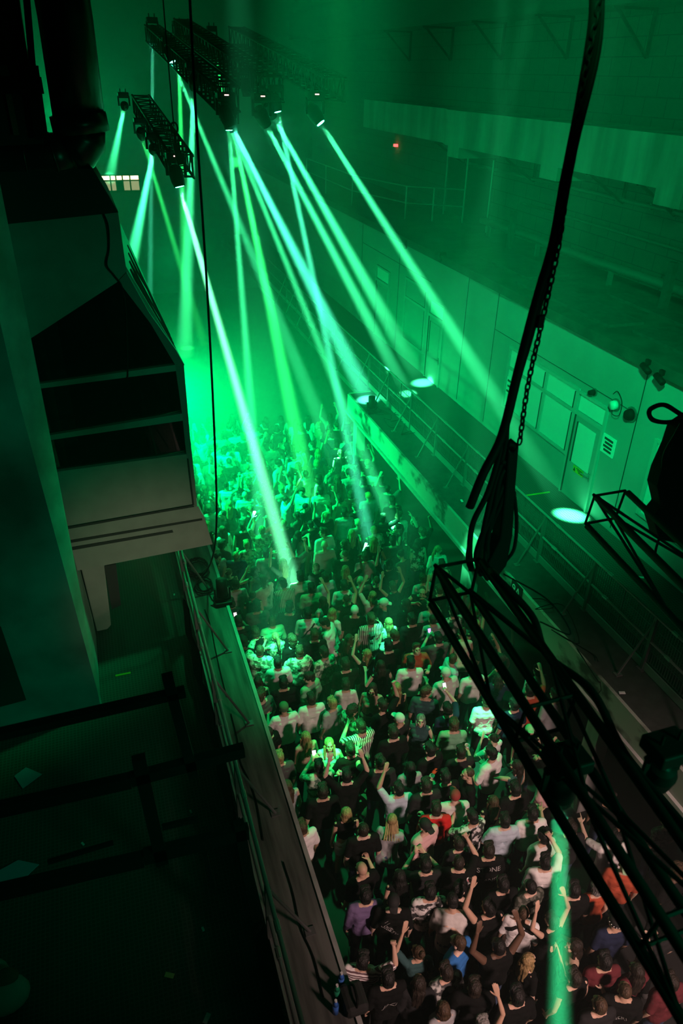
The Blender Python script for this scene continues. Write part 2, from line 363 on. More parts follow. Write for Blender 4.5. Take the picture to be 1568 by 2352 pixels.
# far lit windows
wr = bpy.data.objects.new('window_4', None); COL.objects.link(wr); wr.location = (2.4, 45.9, 5.8); wr['kind'] = 'structure'
fr = MB(); fr.box((.3, 45.8, 6.55), (3.5, 46, 6.62)).box((.3, 45.8, 6.28), (3.5, 46, 6.33)).box((.3, 45.8, 5.72), (3.5, 46, 5.78))
xs = [.3, .9, 1.35, 1.9, 2.2, 2.55, 2.95, 3.45]
for x in xs: fr.box((x-.03, 45.8, 5.75), (x+.03, 46, 6.6))
fr.build('window_frame', M_black, wr)
Mw = emat('warm lit window', (1, .62, .33), 9); Mw2 = emat('dim lit window', (.8, .75, .4), .8)
for k, (a, b) in enumerate(zip(xs, xs[1:])):
    MB().box((a+.04, 45.93, 6.34), (b-.04, 45.99, 6.54)).build('window_pane', Mw, wr)
    MB().box((a+.04, 45.93, 5.8), (b-.04, 45.99, 6.27)).build('window_pane', Mw2 if k % 3 != 1 else M_black, wr)

# ---------------------------------------------------------------- balcony railings
def railing(name, sign, xr, xs, zb, ys, y0, y1, label, mesh, strut_dx):
    r = empty(name, (xr, 10, zb), label, 'railing')
    MB().cyl((xr, y0, zb+1.1), (xr, y1, zb+1.1), .025, 8).build('top_rail', M_rail, r, True)
    MB().cyl((xr, y0, zb+.6), (xr, y1, zb+.6), .022, 8).build('mid_rail', M_rail, r, True)
    MB().box((xr-.012, y0, zb+.02), (xr+.012, y1, zb+.17)).build('kick_board', M_rail, r)
    yy = [y0]+ys+[y1]
    for y in ys:
        MB().box((xr-.03, y-.03, zb), (xr+.03, y+.03, zb+1.1)).box((xr-.07, y-.07, zb), (xr+.07, y+.07, zb+.015)).build('post', M_steel, r)
        MB().cyl((xr, y, zb+1.06), (xr+strut_dx, y, zb+.01), .02, 6).box((xr+strut_dx-.06, y-.05, zb), (xr+strut_dx+.06, y+.05, zb+.02)).build('strut', M_steel, r)
        for h in (.6, 1.1): MB().cyl((xr, y-.5, zb+h), (xr, y-.38, zb+h), .032, 8).build('coupler', M_rail, r)
    if mesh:
        for a, b in zip(ys, ys[1:]):
            mb = MB(); n = int((b-a-.1)/.055)
            for i in range(n+1):
                y = a+.05+(b-a-.1)*i/n
                mb.box((xr+.028, y-.006, zb+.18), (xr+.036, y+.006, zb+1.08))
            for h in (.2, .42, .85, 1.06): mb.box((xr+.026, a+.04, zb+h-.006), (xr+.038, b-.04, zb+h+.006))
            mb.box((xr+.02, a+(b-a)*.5-.012, zb+.18), (xr+.04, a+(b-a)*.5+.012, zb+1.08))
            mb.build('mesh_panel', M_wire, r)
railing('balcony_railing', 1, 7.87, 7.4, 3.2, [2.2, 3.85, 5.5, 7.15, 8.8, 10.45, 12.1, 13.8, 15.5, 17.15, 18.85, 20.5, 22.2, 23.9, 25.6, 27.3, 29, 30.7], -3, 34, 'long mesh-filled railing with raking struts on the right balcony', True, -.48)
railing('ledge_railing', -1, .86, 1.33, 3.2, [1.2, 2.9, 4.6, 6.25, 7.9, 9.6, 11.3, 13.0, 14.7], -3, 16, 'low-lit pipe railing along the left walkway ledge', False, .47)
MB_ = MB()
# sign 9A on the fascia
p = onx(1187, 1357, 7.04)
r = empty('bay_sign', p, 'small black sign reading 9A on the right balcony fascia', 'sign')
MB().box((7.015, p.y-.19, p.z-.17), (7.04, p.y+.19, p.z+.17)).build('plate', M_black, r)
text_at('9A', .26, (7.012, p.y, p.z), (0, -1, 0), (0, 0, 1), M_sign, r)
# ================================================================= TRUSSES, MOVING HEADS, CHAIN, CABLES
TD = ray(40, -195).normalized()            # all trusses share this raked direction (away from the camera, slightly up)
TX = V((TD.y, -TD.x, 0)).normalized()      # across
TU = TX.cross(TD)                          # up, square to the truss
def truss(p0, L, w, h, rc, rb, pitch, label, spigots=True, group=None, roll=0.):
    """box truss: p0 = near end of its lower left chord"""
    r = empty('lighting_truss', p0, label, 'truss', group)
    X = TX*math.cos(roll)+TU*math.sin(roll); U = TU*math.cos(roll)-TX*math.sin(roll)
    cs = [p0, p0+X*w, p0+U*h, p0+X*w+U*h]
    for c in cs:
        mb = MB().cyl(c, c+TD*L, rc, 10)
        mb.cyl(c-TD*rc*2.2, c, rc*.75, 10).cyl(c-TD*rc*3.4, c-TD*rc*2.2, rc*.5, 10)
        ch = mb.build('chord', M_black, r, True)
    n = max(2, round(L/pitch))
    for f, (a, b) in enumerate(((0, 1), (2, 3), (0, 2), (1, 3))):
        mb = MB()
        for i in range(n):
            q0 = cs[a]+TD*(L*i/n+rc*2); q1 = cs[b]+TD*(L*(i+.5)/n); q2 = cs[a]+TD*(L*(i+1)/n-rc)
            if f % 2: mb.cyl(q0, q1, rb, 6).cyl(q1, q2, rb, 6)
            else: mb.cyl(cs[b]+TD*(L*i/n+rc*2), cs[a]+TD*(L*(i+.5)/n), rb, 6).cyl(cs[a]+TD*(L*(i+.5)/n), cs[b]+TD*(L*(i+1)/n-rc), rb, 6)
        for q in (.03, L-.03) + tuple(L*k/3 for k in (1, 2)): mb.cyl(cs[a]+TD*q, cs[b]+TD*q, rb, 6)
        mb.build('bracing', M_black, r)
    return r, cs
def on_line(p0, u, v, n=4000, L=14.):
    best = None
    for i in range(n):
        p = p0+TD*(L*i/n-1); q = proj(p); d = (q[0]-u)**2+(q[1]-v)**2
        if best is None or d < best[0]: best = (d, q[2])
    return best[1]
GR = 'raked lighting trusses far down the hall'
T = {}
for k, (px, py, dd, L, w, lb) in {
    1: (395, 408, 14.3, 6.4, .42, 'short raked truss hanging lowest, over the far left of the hall'),
    2: (499, 255, 14.6, 11, .44, 'long raked truss ending above the leftmost large moving head'),
    3: (600, 232, 14.7, 11, .44, 'long raked truss ending above the middle moving head'),
    4: (742, 232, 14.9, 9, .44, 'long raked truss nearest the right wall, above the right moving head')}.items():
    p0 = dep(px, py, dd); T[k] = p0
    truss(p0, L, w, w*.95, .03, .014, .48, lb, group=GR)
# near trusses
NT = dep(991, 1387, 4.7)
truss(NT, -3.2, .30, .29, .027, .0115, .5, 'black box truss crossing the lower right corner close to the camera')
N2 = dep(1348, 1208, 6.1)
truss(N2, -4.2, .30, .29, .026, .0115, .5, 'second black box truss reaching in from the right photo edge')

M_lampbody = mat('lamp housing', (.008, .008, .008), .5, spec=.15)
M_lens = emat('lit lens', (.05, 1, .5), 60)
M_display = emat('lamp display', (1, .55, .5), 3)
HEADS = 'moving head lamps hung on the far trusses'
def moving_head(lens, d, size, label, lit=True, group=HEADS, disp=False, up=V((0, 0, 1)), stand=False):
    """lens position, beam direction d"""
    d = d.normalized(); s = size
    c = lens - d*(.62*s)                         # tilt axis
    side = d.cross(V((0, 1, 0)))
    side = side.normalized() if side.length > .2 else V((1, 0, 0))
    fwd = side.cross(up).normalized(); sd = fwd.cross(up).normalized()
    bc = c + up*(.95*s)
    r = empty('moving_head', c, label, 'stage lamp', group)
    MB().obox(bc, (sd, fwd, up), (.5*s, .42*s, .2*s)).build('base', M_lampbody, r, bevel=.05*s)
    if disp: MB().obox(bc-fwd*.0+V((0, -.43*s, .02)), (V((1, 0, 0)), V((0, 1, 0)), up), (.12*s, .01, .03*s)).build('display', M_display, r)
    yk = MB()
    for k in (-1, 1): yk.beam(c+sd*(k*.5*s), bc+sd*(k*.5*s)-up*.1*s, .16*s, .1*s)
    yk.beam(bc-up*.24*s-sd*.56*s, bc-up*.24*s+sd*.56*s, .2*s, .1*s)
    yk.build('yoke', M_lampbody, r, bevel=.02*s)
    hd = MB(); a = d.orthogonal().normalized()
    prof = [(-.55, .16), (-.5, .3), (-.2, .4), (.3, .38), (.5, .33), (.6, .31), (.6, .26)]
    for (t0, r0), (t1, r1) in zip(prof, prof[1:]): hd.cyl(c+d*t0*s, c+d*t1*s, r0*s, 16, r1*s, caps=False)
    hd.cyl(c-d*.56*s, c-d*.55*s, .16*s, 16); hd.cyl(c+d*.5*s, c+d*.52*s, .3*s, 16)
    h = hd.build('head', M_lampbody, r, True)
    if lit: MB().cyl(c+d*.56*s, c+d*.6*s, .24*s, 16).build('lens', M_lens, h)
    if not stand:
        for k in (-1, 1): MB().cyl(bc+sd*(k*.25*s)+up*.18*s, bc+sd*(k*.25*s)+up*.5*s, .05*s, 6).build('clamp', M_black, r)
    return r
BEAMS = []
def beam_lamp(src, tgt, size, label, deg, P, lit=True, disp=False, col=None, group=HEADS, rad=.05):
    d = (tgt-src).normalized()
    moving_head(src, d, size, label, lit, group, disp)
    BEAMS.append((src + d*.06, tgt, deg, P, col, rad))
C_BEAM = (.05, 1., .34); C_CYAN = (.07, 1., .52); C_GRN = (.03, 1., .17); C_WHITE = (.16, 1., .42)
d2 = lambda u, v: on_line(T[2], u, v)
d3 = lambda u, v: on_line(T[3], u, v)
d1 = lambda u, v: on_line(T[1], u, v)
PB = 900000
BL = [  # source pixel, depth, target (pixel, height), size, cone, power, colour, label, display
 ((737, 284), 14.6, (1310, 1185, 3.2), .34, 3.9, .8, C_BEAM, 'moving head under the right truss, sending the beam to the office door', True),
 ((612, 288), 14.5, (935, 905, 3.2), .34, 3.4, .6, C_BEAM, 'moving head under middle truss with a lit lens and display', True),
 ((628, 270), 15.4, (970, 880, 3.2), .28, 4.2, .6, C_BEAM, 'moving head tucked behind the middle lamp, lighting the far deck pool', False),
 ((638, 258), 15.0, (848, 1242, 1.6), .28, 2.4, 1.2, C_CYAN, 'moving head at right end of the middle truss with a bright cyan beam', False),
 ((533, 291), 14.7, (845, 918, 3.2), .30, 4.4, .6, C_CYAN, 'lamp just behind the big left head, lighting the deck corner', False),
 ((530, 291), 14.3, (905, 1215, 1.2), .34, 2.5, .8, C_BEAM, 'large moving head under the left long truss with glowing lens', True),
 ((526, 300), 15.2, (598, 1216, 1.6), .28, 2.6, 1.0, C_BEAM, 'lamp behind the large left head aimed almost straight down', False),
 ((537, 305), 16.5, (704, 1110, 1.6), .28, 4.2, .9, C_GRN, 'lamp up the left long truss throwing a wide yellowish green beam', False),
 ((397, 143), d2(399, 146), (770, 1050, 1.5), .32, 3.4, 1.1, C_BEAM, 'moving head part way up left long truss, second from its top', False),
 ((351, 91), d2(353, 94), (342, 900, 0.), .32, 1.8, 1.0, C_CYAN, 'moving head near the top of the left long truss', False),
 ((352, 348), d1(352, 348), (288, 670, 1.), .28, 2.4, .8, C_BEAM, 'lamp under the short truss, its beam running down left', False),
 ((327, 316), d1(327, 316), (468, 790, 0.), .28, 1.8, .35, C_GRN, 'lamp halfway along the short truss, beam running down right', False),
 ((285, 246), d1(285, 246), (240, 470, 1.), .28, 1.8, .6, C_BEAM, 'lamp at the top end of the short truss', False),
 ((413, 430), 14.0, (668, 1325, 1.6), .34, 2.9, 2.2, C_WHITE, 'moving head under near end of the short truss with the brightest beam', True),
 ((445, 202), d2(447, 205), (424, 800, .5), .32, 3.0, .9, C_BEAM, 'moving head below the left long truss by the black cable', False),
 ((409, 92), 23.5, (430, 800, 0.), .30, 3.0, .8, C_GRN, 'lamp high behind the left long truss', False),
 ((488, 95), 23, (558, 460, 3.), .30, 1.8, .5, C_GRN, 'lamp at the far upper end of the middle truss', False),
]
for (s, d, t, sz, deg, pw, col, lb, disp) in BL:
    beam_lamp(dep(*s, d), onz(*t), sz, lb, deg, PB*pw, True, disp, col)
moving_head(dep(566, 222, 15.6), V((0, -.1, -1)), .3, 'unlit lamp hanging between left and middle trusses', False)
# near lamps under the near truss
nl = dep(1286, 1836, 3.75); nt_ = onz(1283, 2760, 0)
moving_head(nl, (nt_-nl), .2, 'large unfocused lamp under the near truss, source of the near beam', True, 'lamps under the near truss')
BEAMS.append((nl+(nt_-nl).normalized()*.05, nt_, 3.2, PB*.6, C_BEAM, .045))
moving_head(dep(1497, 1800, 3.7), V((.2, .3, -1)), .2, 'dark lamp under near truss beside the right balcony edge', False, 'lamps under the near truss')
# lamps standing on balconies
def floor_lamp(u, v, z, label):
    p = onz(u, v, z); r = empty('floor_uplight', p, label, 'stage lamp')
    MB().box(p+V((-.16, -.14, 0)), p+V((.16, .14, .09))).build('base', M_lampbody, r, bevel=.02)
    MB().box(p+V((-.15, -.03, .09)), p+V((-.12, .03, .34))).box(p+V((.12, -.03, .09)), p+V((.15, .03, .34))).box(p+V((-.15, -.03, .08)), p+V((.15, .03, .11))).build('yoke', M_lampbody, r)
    MB().cyl(p+V((0, 0, .16)), p+V((0, .03, .5)), .11, 14, .1).build('head', M_lampbody, r, True)
floor_lamp(853, 948, 3.2, 'black stage lamp standing on the far corner of the right balcony')
floor_lamp(512, 1384, 3.2, 'black stage lamp standing on the left ledge by the coiled cable')
# ---------------------------------------------------------------- chain hoist and cables of the near truss
YC = 3.62
def pc(u, v, dy=0.): return ony(u, v, YC+dy)
ch = smooth_path([pc(1382, -60), pc(1376, 0), pc(1340, 190), pc(1306, 390), pc(1283, 560), pc(1243, 745), pc(1212, 885), pc(1192, 1022)], 8)
hoist = empty('chain_hoist', pc(1150, 1300), 'black chain and hoist bag holding the near truss', 'hoist')
links = MB(); acc = 0.; pitch = .045; k = 0
for a, b in zip(ch, ch[1:]):
    L = (b-a).length; d = (b-a).normalized(); s1 = d.cross(V((0, 1, 0))).normalized(); s2 = d.cross(s1)
    while acc < L:
        c = a+d*acc; links.torus(c, (d, s1 if k % 2 else s2, s2 if k % 2 else s1), .03, .015, .0065, 10, 5); acc += pitch; k += 1
    acc -= L
links.build('chain', M_black, hoist, True)
bx = MB(); a = pc(1190, 1022); b = pc(1158, 1240)
bx.poly([pc(1168, 1030), pc(1178, 1042), pc(1193, 1020), pc(1184, 1130), pc(1178, 1230), pc(1164, 1300), pc(1140, 1330), pc(1112, 1325), pc(1118, 1300), pc(1148, 1240), pc(1160, 1130)], (0, .12, 0))
bx.build('hoist_bag', M_black, hoist, bevel=.015)
MB().obox(pc(1239, 738), (V((1, 0, 0)), V((0, 1, 0)), V((0, 0, 1))), (.018, .02, .035)).build('chain_stop', M_black, hoist)
cab = [
 ([(1366, -40), (1362, 60), (1332, 240), (1296, 420), (1270, 560), (1232, 690), (1190, 850), (1152, 1000), (1108, 1090), (1078, 1165)], .03, 'thick black cable running down beside the chain to a loose end'),
 ([(1372, -40), (1366, 90), (1326, 300), (1290, 480), (1254, 640), (1218, 770), (1172, 930), (1150, 1030), (1120, 1130), (1086, 1200), (1078, 1260), (1082, 1310)], .02, 'black cable falling from the chain down left of the hoist'),
 ([(1380, -40), (1370, 120), (1318, 340), (1280, 540), (1240, 680), (1202, 820), (1166, 960), (1158, 1030), (1130, 1130), (1108, 1230), (1100, 1290), (1120, 1330)], .02, 'black cable from the chain into the middle of the hoist tangle'),
 ([(1166, 1020), (1180, 1025), (1176, 1060), (1150, 1090), (1135, 1160), (1118, 1250), (1125, 1320)], .02, 'black cable loop at the top of the hoist tangle'),
 ([(1150, 1060), (1172, 1066), (1160, 1100), (1128, 1180), (1094, 1270), (1105, 1320)], .02, 'black cable loop just below the top hoist loop'),
 ([(1140, 1082), (1164, 1090), (1155, 1140), (1120, 1230), (1112, 1300)], .018, 'third black cable loop of the hoist tangle'),
 ([(1180, 1130), (1186, 1200), (1180, 1260), (1160, 1290)], .013, 'thin black cable bowing out right of the hoist bag'),
 ([(1090, 1200), (1072, 1270), (1078, 1305), (1100, 1312)], .009, 'thinnest wire curling out left of the hoist tangle'),
]
for pts, r, lb in cab:
    tag(MB().tube(smooth_path([pc(*q, .02+.03*random.random()) for q in pts], 6), r, 7).build('power_cable', M_black, None, True), lb, 'cable', 'cables on the near hoist')
# multicore cable lying along near truss
def ontr(s, a, b): return NT-TD*s+TX*a+TU*b
tag(MB().tube(smooth_path([pc(1140, 1320), ontr(.15, .28, .34), ontr(.5, .36, .3), ontr(.75, .33, .24), ontr(1.1, .36, .33), ontr(1.5, .33, .28), ontr(2.2, .36, .33), ontr(3., .34, .3)], 8), .022, 8).build('power_cable', M_black, None, True), 'fat black cable loom lying along the near truss top', 'cable')
tag(MB().tube(smooth_path([ontr(.2, .33, .36), ontr(.45, .5, .33), ontr(.62, .58, .2), ontr(.5, .44, .22)], 8), .005, 5).build('power_cable', M_black, None, True), 'thin wire looping out over the right balcony edge from the near truss', 'cable')
# second near truss: hoist bag and cable loop at the right edge
Y2 = 4.6
def p2(u, v, dy=0.): return ony(u, v, Y2+dy)
h2 = empty('chain_hoist', p2(1545, 1200), 'black hoist bundle above the second truss at the right edge', 'hoist')
MB().poly([p2(1600, 960), p2(1560, 985), p2(1545, 1030), p2(1520, 1085), p2(1510, 1120), p2(1520, 1165), p2(1500, 1190), p2(1515, 1240), p2(1600, 1260)], (0, .16, 0)).build('hoist_bag', M_black, h2, bevel=.015)
MB().tube([p2(1640, 300), p2(1604, 700), p2(1580, 960)], .01, 6).build('chain', M_black, h2)
for pts, r, lb in (([(1600, 975), (1560, 950), (1525, 930), (1497, 937), (1490, 950), (1500, 965), (1530, 970), (1570, 965)], .02, 'thick black cable loop sticking out at the right photo edge'),
                   ([(1572, 960), (1550, 1000), (1528, 1040), (1522, 1075)], .018, 'black cable hanging below the loop at the right photo edge'),
                   ([(1530, 1200), (1512, 1240), (1505, 1280), (1530, 1300)], .012, 'black cable curling under the second hoist bundle')):
    tag(MB().tube(smooth_path([p2(*q) for q in pts], 6), r, 8).build('power_cable', M_black, None, True), lb, 'cable', 'cables on the second hoist')
# long cables hanging at the left
yl = 10.05
cp = smooth_path([ony(434, -60, yl), ony(436, 0, yl), ony(452, 300, yl), ony(474, 640, yl), ony(488, 900, yl), ony(496, 1100, yl), ony(497, 1200, yl), ony(492, 1262, 10.6), ony(478, 1305, 11.6), onz(455, 1330, 3.26), onz(440, 1310, 3.24)], 8)
tag(MB().tube(cp, .016, 6).build('hanging_cable', M_black, None, True), 'long black cable hanging from above down to the left ledge', 'cable')
cp = [ony(372, -30, 15.2), ony(385, 130, 15.2), ony(399, 290, 15.2)]
sl = empty('truss_sling', cp[0], 'thin dark sling and shackle holding up the short truss', 'sling')
MB().tube(cp, .012, 5).build('wire', M_black, sl)
a = ony(400, 294, 15.2)
MB().torus(a, (V((0, 0, 1)), V((1, 0, 0)), V((0, 1, 0))), .09, .06, .018).torus(a-V((0, 0, .17)), (V((0, 0, 1)), V((0, 1, 0)), V((1, 0, 0))), .1, .06, .02).build('shackle', M_black, sl, True)
MB().beam(a-V((0, 0, .25)), a-V((-.06, 0, .6)), .12).build('hook', M_black, sl)
# ================================================================= LEFT: CONTROL CABIN, DUCTS, FRAME, CLUTTER
M_cab = mat('cabin paint', (.26, .26, .235), .7, c2=(.22, .22, .2), scale=3)
M_cabf = mat('cabin frame paint', (.17, .17, .16), .6)
M_cabdark = mat('cabin dark hood', (.008, .008, .008), .6)
M_inside = mat('cabin interior', (.02, .02, .02), .8)
M_duct = mat('spiral duct zinc', (.06, .06, .06), .32, metal=.75)
YF = 10.3
gl = bpy.data.materials.new('cabin glass'); gl.use_nodes = True; nt = gl.node_tree
for n in list(nt.nodes):
    if n.type != 'OUTPUT_MATERIAL': nt.nodes.remove(n)
gy = nt.nodes.new('ShaderNodeBsdfGlossy'); gy.inputs['Roughness'].default_value = .03; gy.inputs['Color'].default_value = (.9, .9, .9, 1)
tr = nt.nodes.new('ShaderNodeBsdfTransparent'); tr.inputs['Color'].default_value = (.5, .5, .5, 1)
mx = nt.nodes.new('ShaderNodeMixShader'); fz = nt.nodes.new('ShaderNodeFresnel'); fz.inputs['IOR'].default_value = 1.7
nt.links.new(fz.outputs[0], mx.inputs[0]); nt.links.new(tr.outputs[0], mx.inputs[1]); nt.links.new(gy.outputs[0], mx.inputs[2])
nt.links.new(mx.outputs[0], nt.nodes['Material Output'].inputs['Surface'])
def F(u, v, dy=0.): return ony(u, v, YF+dy)
cabin = empty('control_cabin', F(300, 1275), 'angular grey control cabin with dark windows jutting over the left walkway', 'cabin')
def fpoly(name, pts, m, t=.1, dy=0., parent=None, bevel=0.):
    return MB().poly([F(u, v, dy) for u, v in pts], (0, t, 0)).build(name, m, parent or cabin, bevel=bevel)
up = fpoly('upper_panel', [(-60, 520), (271, 487), (279, 545), (291, 626), (272, 646), (42, 796), (20, 720), (-60, 560)], M_cab)
fpoly('right_jamb', [(291, 626), (343, 719), (404, 804), (422, 836), (436, 1000), (447, 1100), (455, 1192), (444, 1160), (428, 1043), (418, 950), (402, 838), (345, 742), (272, 646)], M_cabf, .12, -.03)
fpoly('window_bar', [(60, 886), (402, 838), (406, 852), (66, 896)], M_cab, .12, -.03)
fpoly('window_bar', [(90, 1004), (418, 950), (421, 966), (95, 1014)], M_cab, .12, -.03)
fpoly('window_bar', [(113, 1086), (428, 1043), (431, 1052), (116, 1096)], M_cab, .12, -.03)
fpoly('lower_panel', [(90, 1096), (431, 1052), (447, 1161), (100, 1222)], M_cab, .1, -.02, bevel=.008)
fpoly('skirt', [(100, 1222), (455, 1163), (470, 1190), (488, 1250), (120, 1322)], M_cab, .12, -.04)
for q in ([(146, 1212), (443, 1160), (443.5, 1164), (147, 1217)], [(150, 1243), (464, 1191), (465, 1195), (151, 1249)], [(153, 1259), (396, 1218), (398, 1223), (154, 1266)]):
    fpoly('slot', q, M_seam, .02, -.052)
fpoly('slot', [(430, 1054), (433, 1054), (446, 1160), (443, 1160)], M_seam, .02, -.04)
for q in ([(42, 796), (272, 646), (345, 742), (402, 838), (60, 886)], [(66, 896), (406, 852), (418, 950), (90, 1004)], [(95, 1014), (421, 966), (428, 1043), (113, 1086)]):
    fpoly('glass_pane', q, gl, .012, .04)
# body behind the front, dark inside
pr = [F(u, v, .12) for u, v in ((-60, 520), (271, 487), (279, 545), (291, 626), (404, 804), (422, 836), (447, 1161), (470, 1190), (486, 1248), (-60, 1350))]
body = MB(); n = len(pr); L = V((-.15, 4.2, 0)); vs = pr + [p+L for p in pr]
body.add(vs, [(i, (i+1) % n, n+(i+1) % n, n+i) for i in range(n)] + [tuple(range(n, 2*n))])
body.build('side_shell', M_cabf, cabin)
MB().poly([F(-60, 880, 1.6), F(262, 650, 1.6), F(380, 840, 1.6), F(412, 1120, 1.6), F(-60, 1170, 1.6)], (0, .05, 0)).build('interior_wall', M_inside, cabin)
MB().box(F(40, 1100, .2)+V((0, 0, 0)), F(300, 1010, .9)).build('desk', M_inside, cabin)
# louvred flank: slanted panel beside the front slope with dark slots
A_, B_, C_, D_ = F(424, 838, .05), F(288, 610, .05), ony(276, 512, YF+.9), ony(402, 795, YF+.9)
fl = MB(); nn = (B_-A_).cross(D_-A_).normalized(); fl.poly([A_, B_, C_, ony(345, 672, YF+.95), D_], nn*.05); lv = fl.build('louvre_panel', M_cab, cabin)
for k in range(4):
    t = .18+.2*k
    p0 = A_.lerp(D_, t)*.86+B_.lerp(C_, t)*.14; p1 = A_.lerp(D_, t)*.1+B_.lerp(C_, t)*.9
    MB().beam(p0+nn*.025, p1+nn*.025, .05, .064, nn).build('louvre_slot', M_seam, lv)
# black hood above
hood = MB(); hp = [F(u, v, -.1) for u, v in ((-60, 380), (213, 388), (272, 488), (-60, 523))]
hood.poly(hp, (0, 2.5, 0)); hood.build('hood', M_cabdark, cabin)
sw = smooth_path([F(236, 488, -.03), F(248, 520, -.05), F(250, 570, -.03), F(245, 608, -.05), F(262, 632, -.05), F(280, 660, -.04), F(290, 720, -.04), F(293, 850, -.04), F(292, 868, -.05)], 6)
MB().tube(sw, .012, 5).build('wire', M_black, cabin)
# box below the cabin
pb = empty('plinth_box', onz(230, 1448, 3.2), 'pinkish grey rounded box under the cabin on the left walkway', 'box')
yb = 10.72
MB().poly([ony(184, 1300, yb), ony(238, 1290, yb), ony(243, 1330, yb), ony(254, 1424, yb), ony(255, 1437, yb), ony(247, 1446, yb), ony(222, 1451, yb)], (0, .6, 0)).build('shell', M_cab, pb, bevel=.02)
MB().poly([ony(240, 1300, yb+.15), ony(266, 1296, yb+.15), ony(278, 1390, yb+.15), ony(256, 1400, yb+.15)], (0, .9, 0)).build('side_block', M_seam, pb)
# ducts at the top left
dc = empty('ventilation_duct', F(190, 330), 'fat dark ventilation duct with an elbow above the cabin', 'duct')
dz = .1
pth = [F(128, -90, dz), F(150, 40, dz), F(181, 268, dz)]
MB().tube(pth, .30, 20).build('riser', M_duct, dc, True)
MB().tube([F(178, 262, dz), F(188, 305, dz)], .33, 20).build('collar', M_duct, dc, True)
MB().tube([F(188, 300, dz), F(190, 322, dz), F(178, 340, dz), F(160, 350, dz)], .27, 20).build('elbow', M_duct, dc, True)
MB().tube([F(162, 352, dz), F(130, 357, dz), F(-80, 362, dz)], .25, 20).build('run', M_duct, dc, True)
MB().tube([F(128, 357, dz), F(122, 358, dz)], .26, 20).tube([F(60, 359, dz), F(56, 359, dz)], .257, 20).build('seam_ring', M_duct, dc, True)
fr_ = empty('steel_stack', F(40, 150), 'dark steel column with side brackets in the top left corner', 'column')
MB().poly([F(-80, -40, -.3), F(38, -40, -.3), F(58, 100, -.3), F(100, 330, -.3), (F(-80, 340, -.3))], (0, .3, 0)).build('column', M_cabdark, fr_)
MB().beam(F(-40, 196, -.4), F(98, 196, -.4), .12, .16).build('cross_arm', M_black, fr_)
MB().beam(F(72, 150, -.42), F(96, 320, -.42), .14, .14).build('hanger', M_black, fr_)
MB().beam(F(58, -40, -.42), F(76, 170, -.42), .07, .07).build('hanger', M_black, fr_)
red = mat('red lit strip', (.20, .07, .05), .7)  # red light on the strips is put into their colour
MB().beam(F(6, 150, -.36), F(20, 200, -.36), .09, .04).beam(F(18, 210, -.36), F(38, 310, -.36), .06, .04).build('lit_strip', red, fr_)
pw = MB().box((-9, 11.6, 3.3), (-.55, 11.75, 17)); pw.build('x', M_bulk).name = 'wall_cabin_back'
bpy.data.objects['wall_cabin_back']['kind'] = 'structure'
# ---------------------------------------------------------------- black guard frame in the foreground
YG = 4.4
def G(u, v): return ony(u, v, YG)
gf = empty('guard_frame', G(300, 1800), 'out of focus black steel frame of bars low at left, close to the camera', 'frame')
for a, b, w in (((-60, 1700), (425, 1588), .065), ((-60, 1872), (300, 1792), .12), ((300, 1790), (560, 1722), .11), ((-60, 2062), (330, 1972), .15), ((330, 1968), (570, 1908), .15)):
    MB().beam(G(*a), G(*b), .08, w).build('cross_bar', M_black, gf)
for a, b, w in (((384, 1552), (444, 1780), .085), ((318, 1740), (372, 1980), .11), ((548, 1890), (592, 2130), .1), ((590, 2130), (640, 2420), .1)):
    MB().beam(G(*a), G(*b), w, .08, V((0, 1, 0))).build('upright', M_black, gf)
MB().beam(G(470, 1960), G(492, 2046), .045, .05).build('stub', M_black, gf)
MB().beam(G(372, 1900), G(455, 1880), .04, .05).build('brace', M_black, gf)
MB().beam(G(110, 1980), G(260, 1935), .03, .04).build('brace', M_black, gf)
# drape behind the ledge rail
dr = MB()
ys = [-2+.35*i for i in range(36)]
vs = []; fs = []
for i, y in enumerate(ys):
    x = .74+.03*math.sin(i*1.9)
    vs += [(x, y, 3.22), (x+.02, y, 4.0)]
for i in range(len(ys)-1): fs.append((2*i, 2*i+2, 2*i+3, 2*i+1))
dr.add(vs, fs); dr.add([(p[0]-.02, p[1], p[2]) for p in vs], fs)
tag(dr.build('rail_drape', mat('black drape', (.01, .012, .011), .9), None, True), 'black cloth strip hung inside the left ledge railing', 'drape')
